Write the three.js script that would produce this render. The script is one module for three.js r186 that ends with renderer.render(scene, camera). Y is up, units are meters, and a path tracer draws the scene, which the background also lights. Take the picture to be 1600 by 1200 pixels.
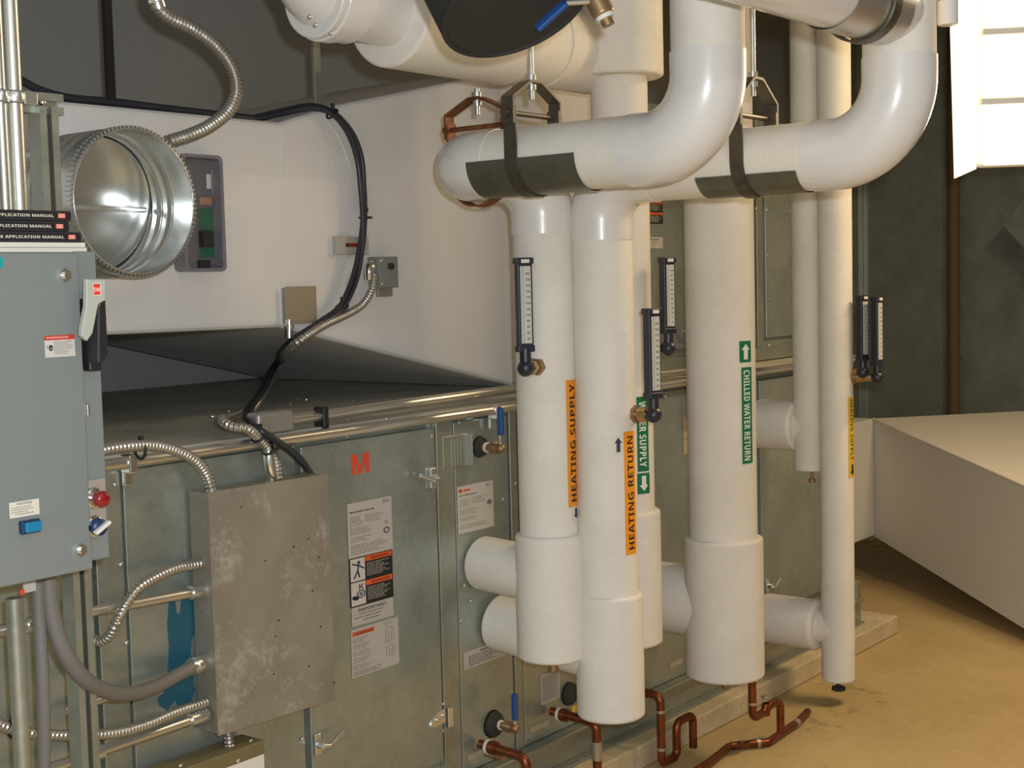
import * as THREE from 'three';
import { RoundedBoxGeometry } from 'three/addons/geometries/RoundedBoxGeometry.js';
import { mergeGeometries } from 'three/addons/utils/BufferGeometryUtils.js';
import { TextGeometry } from 'three/addons/geometries/TextGeometry.js';
import { FontLoader } from 'three/addons/loaders/FontLoader.js';
import { RectAreaLightUniformsLib } from 'three/addons/lights/RectAreaLightUniformsLib.js';

// ───────────────────────── camera, lights, exposure ─────────────────────────
RectAreaLightUniformsLib.init();
const V = (x, y, z) => new THREE.Vector3(x, y, z);
const scene = new THREE.Scene();
scene.background = new THREE.Color(0x000000);
const renderer = new THREE.WebGLRenderer({ antialias: true });
renderer.toneMapping = THREE.LinearToneMapping;
renderer.toneMappingExposure = 1.0;
renderer.shadowMap.enabled = true;

const FOCAL = 2170.6, EYE = V(0, 1.7, 2.72), DEG = Math.PI / 180;
const YAW = 51.605 * DEG, PITCH = 4.24 * DEG, ROLL = -1.448 * DEG;
const camFwd = V(Math.sin(YAW) * Math.cos(PITCH), -Math.sin(PITCH), -Math.cos(YAW) * Math.cos(PITCH));
const right0 = V(Math.cos(YAW), 0, Math.sin(YAW)), up0 = right0.clone().cross(camFwd);
const camRight = right0.clone().multiplyScalar(Math.cos(ROLL)).addScaledVector(up0, Math.sin(ROLL));
const camUp = right0.clone().multiplyScalar(-Math.sin(ROLL)).addScaledVector(up0, Math.cos(ROLL));
const camera = new THREE.PerspectiveCamera(2 * Math.atan(600 / FOCAL) / DEG, 4 / 3, 0.05, 60);
camera.position.copy(EYE);
camera.quaternion.setFromRotationMatrix(new THREE.Matrix4().makeBasis(camRight, camUp, camFwd.clone().negate()));
camera.updateMatrixWorld();

// the camera's own flash, a hand's breadth up and to the right of the lens
const flash = new THREE.PointLight(0xf2f8ff, 19, 0, 2);
flash.position.copy(EYE).addScaledVector(camRight, 0.06).addScaledVector(camUp, 0.07);
flash.castShadow = true; flash.shadow.radius = 1;
scene.add(flash);

// ───────────────────────── survey: photograph point -> place on a known plane ─────────────────────────
const sight = (px, py) => camFwd.clone().addScaledVector(camRight, (px - 800) / FOCAL).addScaledVector(camUp, (600 - py) / FOCAL);
function sv(px, py, axis, value) { const d = sight(px, py); return EYE.clone().addScaledVector(d, (value - EYE[axis]) / d[axis]); }
const svd = (px, py, depth) => EYE.clone().addScaledVector(sight(px, py), depth);
const line = (axis, list) => list.map(([x, y, v]) => sv(x, y, axis, v));

// ───────────────────────── random, textures ─────────────────────────
let seed = 7;
const rnd = () => { seed = (seed * 1664525 + 1013904223) >>> 0; return seed / 4294967296; };
const rr = (a, b) => a + (b - a) * rnd();
function noiseGrid(n, cells) {
  const g = Array.from({ length: cells * cells }, rnd), o = new Float32Array(n * n), s = (t) => t * t * (3 - 2 * t);
  for (let y = 0; y < n; y++) for (let x = 0; x < n; x++) {
    const fx = x / n * cells, fy = y / n * cells, x0 = Math.floor(fx), y0 = Math.floor(fy), tx = s(fx - x0), ty = s(fy - y0);
    const a = (i, j) => g[((y0 + j) % cells) * cells + (x0 + i) % cells];
    o[y * n + x] = (a(0, 0) * (1 - tx) + a(1, 0) * tx) * (1 - ty) + (a(0, 1) * (1 - tx) + a(1, 1) * tx) * ty;
  }
  return o;
}
function fbm(n, list) { const o = new Float32Array(n * n); let w = 0; for (const [c, a] of list) { const g = noiseGrid(n, c); for (let i = 0; i < o.length; i++) o[i] += g[i] * a; w += a; } for (let i = 0; i < o.length; i++) o[i] /= w; return o; }
function tex(n, fn, srgb, rep = 1) {
  const d = new Uint8Array(n * n * 4);
  for (let i = 0; i < n * n; i++) { const c = fn(i % n, Math.floor(i / n), i); for (let k = 0; k < 3; k++) d[i * 4 + k] = Math.max(0, Math.min(255, Math.round(c[k]))); d[i * 4 + 3] = 255; }
  const t = new THREE.DataTexture(d, n, n); t.wrapS = t.wrapT = THREE.RepeatWrapping; t.magFilter = THREE.LinearFilter; t.minFilter = THREE.LinearMipmapLinearFilter; t.generateMipmaps = true;
  if (srgb) t.colorSpace = THREE.SRGBColorSpace; t.repeat.set(rep, rep); t.needsUpdate = true; return t;
}
const mixc = (a, b, t) => a.map((v, i) => v + (b[i] - v) * t);
const nGalv = fbm(512, [[6, 1], [17, .8], [60, .7], [160, .45]]), nCoarse = fbm(512, [[3, 1], [7, .8], [19, .5]]), nFine = fbm(512, [[64, .6], [170, 1]]);
const galvMap = tex(512, (x, y, i) => mixc([166, 168, 160], [186, 188, 180], Math.max(0, Math.min(1, (nGalv[i] - .25) * 2))), true, 1.1);
const galvRough = tex(512, (x, y, i) => { const v = 110 + 40 * nGalv[i] + 20 * nCoarse[i]; return [v, v, v]; }, false, 1.1);
const roofMap = tex(512, (x, y, i) => { const dust = nFine[i] > .66 ? 1 : 0, v = mixc([150, 148, 136], [186, 181, 164], nCoarse[i]); return mixc(v, [200, 198, 188], dust * .35); }, true, 1.3);
const boxMap = tex(512, (x, y, i) => mixc(mixc([132, 126, 114], [162, 156, 142], nCoarse[i]), [186, 184, 176], Math.max(0, nGalv[i] - .58) * 3), true, 1.6);
const jacketBump = tex(512, (x, y, i) => { const v = 110 + 60 * Math.sin(y / 512 * Math.PI * 2 * 64 + nCoarse[i] * 3) * (.5 + nFine[i] * .5) + 70 * (nFine[i] - .5); return [v, v, v]; }, false, 2.6);
const jacketMap = tex(512, (x, y, i) => { const k = (nGalv[i] - .5) * 14 + (nCoarse[i] - .5) * 10; return [236 + k, 233 + k, 226 + k * 1.2]; }, true, 1.4);
const ductBump = tex(512, (x, y, i) => { const v = 128 + 150 * (nCoarse[i] - .5) + 40 * (nFine[i] - .5); return [v, v, v]; }, false, 0.9);
const floorMap = tex(512, (x, y, i) => { const spot = nGalv[i] < .3 ? (.3 - nGalv[i]) * 3 : 0; return mixc(mixc([168, 144, 98], [190, 166, 118], nCoarse[i]), [92, 76, 46], Math.min(.6, spot)).map((v) => v + (nFine[i] - .5) * 12); }, true, 0.45);
const padMap = tex(512, (x, y, i) => mixc([172, 156, 124], [204, 188, 154], nGalv[i]).map((v) => v + (nFine[i] - .5) * 26), true, 1.4);
const wallMap = tex(512, (x, y, i) => { const k = (nCoarse[i] - .5) * 12 + (nFine[i] - .5) * 7; return [166 + k, 165 + k, 161 + k]; }, true, 0.6);
const copperMap = tex(256, (x, y) => { const i = (y * 2) * 512 + x * 2; return mixc([118, 66, 40], [150, 90, 56], Math.max(0, Math.min(1, (nGalv[i] - .3) * 2.4))); }, true, 4);
const rustMap = tex(256, (x, y) => { const i = (y * 2) * 512 + x * 2; return mixc([92, 52, 30], [146, 92, 54], Math.max(0, Math.min(1, (nGalv[i] - .3) * 2.4))); }, true, 4);
const ironMap = tex(256, (x, y) => { const i = (y * 2) * 512 + x * 2; return mixc([70, 66, 58], [104, 98, 84], nGalv[i]); }, true, 4);

// ───────────────────────── materials ─────────────────────────
const S = (o) => new THREE.MeshStandardMaterial(o), Ph = (o) => new THREE.MeshPhysicalMaterial(o);
const lin = (r, g, b) => new THREE.Color().setRGB(r, g, b);
const M = {
  galv: S({ map: galvMap, roughnessMap: galvRough, metalness: .7, roughness: .7, color: lin(.84, .86, .82) }),
  galvPanel: S({ map: galvMap, roughnessMap: galvRough, metalness: .6, roughness: .55, color: lin(.82, .88, .86) }),
  roof: S({ map: roofMap, metalness: .15, roughness: .7 }),
  box: S({ map: boxMap, metalness: .45, roughness: .55, bumpMap: ductBump, bumpScale: .0006 }),
  zinc: S({ color: lin(.72, .73, .7), metalness: .9, roughness: .28 }),
  chrome: S({ color: lin(.85, .85, .84), metalness: 1, roughness: .14 }),
  emt: S({ color: lin(.68, .66, .6), metalness: .9, roughness: .32 }),
  flex: S({ color: lin(.5, .47, .42), metalness: .85, roughness: .34 }),
  spiral: S({ color: lin(.66, .68, .66), metalness: .92, roughness: .26 }),
  jacket: S({ map: jacketMap, bumpMap: jacketBump, bumpScale: .0009, roughness: .78, color: lin(.86, .84, .8) }),
  pvc: Ph({ color: lin(.7, .68, .65), roughness: .3, clearcoat: .6, clearcoatRoughness: .1 }),
  duct: S({ color: lin(.66, .64, .61), roughness: .85, bumpMap: ductBump, bumpScale: .006 }),
  lowDuct: S({ color: lin(.66, .63, .56), roughness: .85, bumpMap: ductBump, bumpScale: .006 }),
  floor: S({ map: floorMap, roughness: .6 }),
  pad: S({ map: padMap, roughness: .85, bumpMap: ductBump, bumpScale: .002 }),
  wall: S({ map: wallMap, roughness: .9, color: lin(.78, .79, .79) }),
  ceiling: S({ color: lin(.35, .34, .32), roughness: .9 }),
  cabinet: S({ color: lin(.19, .21, .2), roughness: .5 }),
  cabinetEdge: S({ color: lin(.21, .23, .2), roughness: .5 }),
  plate: S({ color: lin(.42, .36, .29), metalness: .3, roughness: .5 }),
  black: S({ color: lin(.016, .016, .018), roughness: .45 }),
  blackMatte: S({ color: lin(.02, .019, .018), roughness: .75 }),
  cable: S({ color: lin(.018, .02, .03), roughness: .38 }),
  greyHose: S({ color: lin(.17, .16, .145), roughness: .5 }),
  thermo: S({ color: lin(.02, .021, .034), roughness: .35 }),
  brass: S({ color: lin(.55, .4, .2), metalness: .9, roughness: .3 }),
  bronze: S({ color: lin(.36, .23, .12), metalness: .7, roughness: .42 }),
  copper: S({ map: copperMap, metalness: .75, roughness: .36, color: lin(.9, .82, .75) }),
  solder: S({ color: lin(.42, .36, .27), metalness: .6, roughness: .45 }),
  rust: S({ map: rustMap, metalness: .3, roughness: .6 }),
  iron: S({ map: ironMap, metalness: .55, roughness: .42 }),
  blue: S({ color: lin(.015, .07, .25), roughness: .45 }),
  red: S({ color: lin(.72, .07, .03), roughness: .5 }),
  redLens: Ph({ color: lin(.24, .008, .008), roughness: .18, clearcoat: .7 }),
  blueButton: S({ color: lin(.01, .19, .36), roughness: .35 }),
  darkBlue: S({ color: lin(.008, .03, .1), roughness: .4 }),
  knobWhite: S({ color: lin(.7, .68, .62), roughness: .5 }),
  white: S({ color: lin(.7, .68, .63), roughness: .6 }),
  paper: S({ color: lin(.66, .62, .54), roughness: .9 }),
  yellow: S({ color: lin(.7, .5, .06), roughness: .6 }),
  teal: S({ color: lin(.0, .3, .32), roughness: .5 }),
  film: S({ color: lin(.02, .1, .14), roughness: .35 }),
  foam: S({ color: lin(.035, .03, .024), roughness: .95 }),
  green: S({ color: lin(.02, .13, .07), roughness: .5 }),
  clear: Ph({ color: lin(.95, .95, .96), transmission: 1, thickness: 0, roughness: .06, ior: 1.45 }),
  handleGrey: S({ color: lin(.42, .43, .37), roughness: .5 }),
  olive: S({ color: lin(.16, .13, .06), roughness: .6 }),
  brownPipe: S({ color: lin(.13, .085, .035), roughness: .7 }),
  fixture: S({ color: lin(.8, .78, .7), roughness: .5 }),
  brightSaddle: S({ color: lin(.6, .57, .5), metalness: .8, roughness: .35, side: THREE.DoubleSide }),
  glow: S({ color: lin(.9, .86, .75), emissive: lin(1, .9, .66), emissiveIntensity: 1.5, roughness: .5 }),
};

// ───────────────────────── geometry helpers ─────────────────────────
function metreUV(g) {
  const p = g.attributes.position, n = g.attributes.normal, uv = new Float32Array(p.count * 2);
  for (let i = 0; i < p.count; i++) {
    const ax = Math.abs(n.getX(i)), ay = Math.abs(n.getY(i)), az = Math.abs(n.getZ(i));
    const [u, v] = az >= ax && az >= ay ? [p.getX(i), p.getY(i)] : ax >= ay ? [p.getZ(i), p.getY(i)] : [p.getX(i), p.getZ(i)];
    uv[i * 2] = u; uv[i * 2 + 1] = v;
  }
  g.setAttribute('uv', new THREE.BufferAttribute(uv, 2)); return g;
}
function bx(x0, x1, y0, y1, z0, z1, r = 0) {
  const w = Math.abs(x1 - x0), h = Math.abs(y1 - y0), d = Math.abs(z1 - z0);
  const g = r ? new RoundedBoxGeometry(w, h, d, 2, Math.min(r, w / 2.01, h / 2.01, d / 2.01)) : new THREE.BoxGeometry(w, h, d);
  g.translate((x0 + x1) / 2, (y0 + y1) / 2, (z0 + z1) / 2); return metreUV(g);
}
function sweep(pts, rad, seg = 16, caps = true) {                  // a round bar along a list of points; rad may depend on the length along it
  const P = pts, n = P.length, pos = [], nor = [], uv = [], idx = []; let len = 0;
  const T = P.map((p, i) => (i === 0 ? P[1].clone().sub(p) : i === n - 1 ? p.clone().sub(P[n - 2]) : P[i + 1].clone().sub(P[i - 1])).normalize());
  let N = Math.abs(T[0].y) < .9 ? V(0, 1, 0) : V(1, 0, 0); N.addScaledVector(T[0], -N.dot(T[0])).normalize();
  const lens = [0]; for (let i = 1; i < n; i++) { len += P[i].distanceTo(P[i - 1]); lens.push(len); }
  const rOf = typeof rad === 'function' ? rad : () => rad, r0 = rOf(0);
  for (let i = 0; i < n; i++) {
    if (i) N.addScaledVector(T[i], -N.dot(T[i])).normalize();
    const B = T[i].clone().cross(N), r = rOf(lens[i], len), e = 1e-4, dr = typeof rad === 'function' ? (rOf(lens[i] + e, len) - rOf(lens[i] - e, len)) / (2 * e) : 0;
    for (let j = 0; j <= seg; j++) {
      const a = j / seg * Math.PI * 2, d = N.clone().multiplyScalar(Math.cos(a)).addScaledVector(B, Math.sin(a)), q = P[i].clone().addScaledVector(d, r);
      const m = d.clone().addScaledVector(T[i], -dr).normalize();
      pos.push(q.x, q.y, q.z); nor.push(m.x, m.y, m.z); uv.push(j / seg * Math.PI * 2 * r0, lens[i]);
    }
  }
  for (let i = 0; i < n - 1; i++) for (let j = 0; j < seg; j++) { const a = i * (seg + 1) + j, b = a + seg + 1; idx.push(a, a + 1, b, b, a + 1, b + 1); }
  if (caps) for (const [i, s] of [[0, -1], [n - 1, 1]]) {
    const c = pos.length / 3, t = T[i].clone().multiplyScalar(s);
    pos.push(P[i].x, P[i].y, P[i].z); nor.push(t.x, t.y, t.z); uv.push(0, 0);
    for (let j = 0; j <= seg; j++) { const k = (i * (seg + 1) + j) * 3; pos.push(pos[k], pos[k + 1], pos[k + 2]); nor.push(t.x, t.y, t.z); uv.push((pos[k] - P[i].x), (pos[k + 2] - P[i].z) + (pos[k + 1] - P[i].y)); }
    for (let j = 0; j < seg; j++) s > 0 ? idx.push(c, c + 1 + j, c + 2 + j) : idx.push(c, c + 2 + j, c + 1 + j);
  }
  const g = new THREE.BufferGeometry();
  g.setAttribute('position', new THREE.Float32BufferAttribute(pos, 3)); g.setAttribute('normal', new THREE.Float32BufferAttribute(nor, 3)); g.setAttribute('uv', new THREE.Float32BufferAttribute(uv, 2)); g.setIndex(idx);
  return g;
}
function bend(a, b, c, r, n = 12) {                                  // the arc of radius r that rounds the corner b between a and c
  const u = a.clone().sub(b).normalize(), v = c.clone().sub(b).normalize(), half = u.angleTo(v) / 2, t = r / Math.tan(half);
  const s = b.clone().addScaledVector(u, t), m = b.clone().addScaledVector(u.clone().add(v).normalize(), r / Math.sin(half)), out = [];
  const e1 = s.clone().sub(m), e2 = b.clone().addScaledVector(v, t).sub(m), tot = e1.angleTo(e2);
  for (let i = 0; i <= n; i++) { const k = i / n; out.push(m.clone().addScaledVector(e1, Math.sin((1 - k) * tot) / Math.sin(tot)).addScaledVector(e2, Math.sin(k * tot) / Math.sin(tot))); }
  return out;
}
function rounded(corners, r, n = 10) { const o = [corners[0]]; for (let i = 1; i < corners.length - 1; i++) o.push(...bend(corners[i - 1], corners[i], corners[i + 1], r, n)); o.push(corners.at(-1)); return o; }
function spline(pts, step = .012) { const c = new THREE.CatmullRomCurve3(pts, false, 'centripetal'); return c.getSpacedPoints(Math.max(6, Math.round(c.getLength() / step))); }
const rod = (a, b, r, seg = 14) => sweep([a, b], r, seg);
function lathe(profile, seg = 32) { return new THREE.LatheGeometry(profile.map(([r, y]) => new THREE.Vector2(r, y)), seg); }
function along(g, from, to) {                                          // moves a lathed shape (axis y) so that its axis runs from -> to
  const q = new THREE.Quaternion().setFromUnitVectors(V(0, 1, 0), to.clone().sub(from).normalize());
  g.applyQuaternion(q); g.translate(from.x, from.y, from.z); return g;
}
function sleeve(a, b, R, soft = .012, seg = 40) {                       // a closed insulation cover with softened rims
  const L = a.distanceTo(b), p = [[.001, 0]];
  for (let i = 0; i <= 5; i++) { const t = i / 5 * Math.PI / 2; p.push([R - soft + soft * Math.sin(t), soft - soft * Math.cos(t)]); }
  for (let i = 0; i <= 5; i++) { const t = i / 5 * Math.PI / 2; p.push([R - soft + soft * Math.cos(t), L - soft + soft * Math.sin(t)]); }
  p.push([.001, L]);
  const g = lathe(p, seg), uv = g.attributes.uv, ps = g.attributes.position;
  for (let i = 0; i < uv.count; i++) uv.setXY(i, uv.getX(i) * Math.PI * 2 * R, ps.getY(i));
  return along(g, a, b);
}
const ball = (c, r, w = 12, h = 8) => new THREE.SphereGeometry(r, w, h).translate(c.x, c.y, c.z);
function hexNut(a, b, r) { return along(new THREE.CylinderGeometry(r, r, a.distanceTo(b), 6).translate(0, a.distanceTo(b) / 2, 0), a, b); }
function strapBar(p2, width, thick, place) {                           // a flat bar bent along a 2-D line (extruded to its width); place maps it into the room
  const L = [], R = [];
  p2.forEach((p, i) => { const a = p2[Math.max(0, i - 1)], b = p2[Math.min(p2.length - 1, i + 1)], dx = b[0] - a[0], dy = b[1] - a[1], l = Math.hypot(dx, dy); L.push([p[0] - dy / l * thick / 2, p[1] + dx / l * thick / 2]); R.unshift([p[0] + dy / l * thick / 2, p[1] - dx / l * thick / 2]); });
  const s = new THREE.Shape([...L, ...R].map(([x, y]) => new THREE.Vector2(x, y)));
  const g = new THREE.ExtrudeGeometry(s, { depth: width, bevelEnabled: false, curveSegments: 4 }); g.translate(0, 0, -width / 2); if (place) g.applyMatrix4(place); return metreUV(g);
}
function hexa(p) {                                                    // eight corners: 0-3 one face counter-clockwise seen from outside, 4-7 the opposite face in the same order
  const F = [[0, 1, 2, 3], [5, 4, 7, 6], [4, 0, 3, 7], [1, 5, 6, 2], [3, 2, 6, 7], [4, 5, 1, 0]], pos = [];
  for (const [a, b, c, d] of F) for (const k of [a, b, c, a, c, d]) pos.push(p[k].x, p[k].y, p[k].z);
  const g = new THREE.BufferGeometry(); g.setAttribute('position', new THREE.Float32BufferAttribute(pos, 3)); g.computeVertexNormals(); return metreUV(g);
}
function prism(poly, z0, z1, bevel = 0) {                               // an outline in x, y drawn out from z0 to z1
  const s = new THREE.Shape(poly.map(([x, y]) => new THREE.Vector2(x, y)));
  const g = new THREE.ExtrudeGeometry(s, { depth: z1 - z0 - 2 * bevel, bevelEnabled: bevel > 0, bevelSize: bevel, bevelOffset: -bevel, bevelThickness: bevel, bevelSegments: 3, curveSegments: 8 });
  g.translate(0, 0, z0 + bevel); return metreUV(g);
}

// ───────────────────────── scene helpers ─────────────────────────
const taken = {};
const numbered = (n) => { const k = taken[n] = (taken[n] ?? -1) + 1; return k ? n + '_' + String(k).padStart(3, '0') : n; };
function mesh(name, g, m, parent) { const o = new THREE.Mesh(Array.isArray(g) ? mergeGeometries(g.map((x) => (x.index ? x.toNonIndexed() : x))) : g, m); o.name = name; o.castShadow = o.receiveShadow = true; if (parent) parent.add(o); return o; }
function thing(name, label, category, group) { const o = new THREE.Group(); o.name = numbered(name); o.userData = { label, category }; if (group) o.userData.group = group; scene.add(o); return o; }
function single(name, g, m, label, category, group) { const o = mesh(numbered(name), g, m, scene); o.userData = { label, category }; if (group) o.userData.group = group; return o; }
function struct(name, g, m) { const o = mesh(name, g, m, scene); o.userData.kind = 'structure'; return o; }

// ───────────────────────── the room ─────────────────────────
const ROOM = { x0: -1.4, x1: 9.4, z0: -1.8, z1: 5.6, h: 3.4 };
struct('floor', bx(ROOM.x0 - .2, ROOM.x1 + .2, -.2, 0, ROOM.z0 - .2, ROOM.z1 + .2), M.floor);
struct('ceiling', bx(ROOM.x0 - .2, ROOM.x1 + .2, ROOM.h, ROOM.h + .2, ROOM.z0 - .2, ROOM.z1 + .2), M.ceiling);
struct('wall_back', bx(ROOM.x0 - .2, ROOM.x1 + .2, 0, ROOM.h, ROOM.z0 - .2, ROOM.z0), M.wall);
struct('wall_front', bx(ROOM.x0 - .2, ROOM.x1 + .2, 0, ROOM.h, ROOM.z1, ROOM.z1 + .2), M.wall);
struct('wall_left', bx(ROOM.x0 - .2, ROOM.x0, 0, ROOM.h, ROOM.z0, ROOM.z1), M.wall);
struct('wall_right', bx(ROOM.x1, ROOM.x1 + .2, 0, ROOM.h, ROOM.z0, ROOM.z1), M.wall);
single('duct_bank', bx(9.0, ROOM.x1 - .002, 0, ROOM.h - .01, ROOM.z0 + .005, .35, .01), M.galvPanel, 'large dim sheet metal duct casing filling the far end of the room', 'duct');
single('equipment_pad', bx(.6, 6.16, 0, .085, -1.8, .125, .008), M.pad, 'low concrete pad under the steel air handler', 'pad');

// ───────────────────────── lamps of the room ─────────────────────────
function rectLight(at, target, w, h, color, power) { const l = new THREE.RectAreaLight(color, power, w, h); l.position.copy(at); l.lookAt(target); l.castShadow = true; scene.add(l); return l; }
const WARM = 0xffe0b0;
{ // fluorescent strip lamps on the ceiling, above the aisle
  for (const [x, z, label] of [[5.5, 1.9, 'long white ceiling strip lamp above the aisle beside the pipes'], [1.2, 3.9, 'long white ceiling strip lamp behind the viewer']]) {
    const t = thing('strip_lamp', label, 'lamp', 'ceiling strip lamps'); t.position.set(x, 3.4, z);
    mesh('housing', bx(-.62, .62, -.07, 0, -.08, .08, .01), M.fixture, t);
    mesh('diffuser', bx(-.6, .6, -.1, -.071, -.065, .065, .012), M.glow, t);
    rectLight(V(x, 3.285, z), V(x, 0, z), 1.18, .13, x > 3 ? WARM : 0xf4f6ff, x > 3 ? 165 : 46);
  }
}
{ // the glowing fixture at the right edge of the view
  const t = thing('light_fixture', 'glaring white louvred light fixture at the right edge of the photo', 'lamp');
  const c = svd(1622, 132, 4.6), face = V(-.86, -.12, .5).normalize();
  t.position.copy(c); t.lookAt(c.clone().add(face));
  const wing = new THREE.Shape([[-.26, -.30], [-.19, -.27], [-.19, .6], [-.3, .6]].map(([x, y]) => new THREE.Vector2(x, y)));
  mesh('housing', bx(-.19, .19, -.27, .62, -.14, -.03, .02), M.fixture, t);
  mesh('reflector_wing', metreUV(new THREE.ExtrudeGeometry(wing, { depth: .012, bevelEnabled: false }).translate(0, 0, -.02)), M.glow, t);
  for (let i = 0; i < 4; i++) { const y = -.26 + i * .225; mesh('lens_panel', bx(-.18, .18, y, y + .2, -.03, .012, .03), M.glow, t); mesh('louvre_blade', bx(-.185, .185, y + .202, y + .222, -.03, .035, .006), M.fixture, t); }
  mesh('hanger_rod', [rod(V(-.1, .6, -.08), V(-.1, 1.02, -.08), .006), rod(V(.1, .6, -.08), V(.1, 1.02, -.08), .006)], M.zinc, t);
  const p = c.clone().addScaledVector(face, .07).add(V(0, .18, 0));
  rectLight(p, p.clone().add(face), .36, .85, WARM, 24);
}

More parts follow.
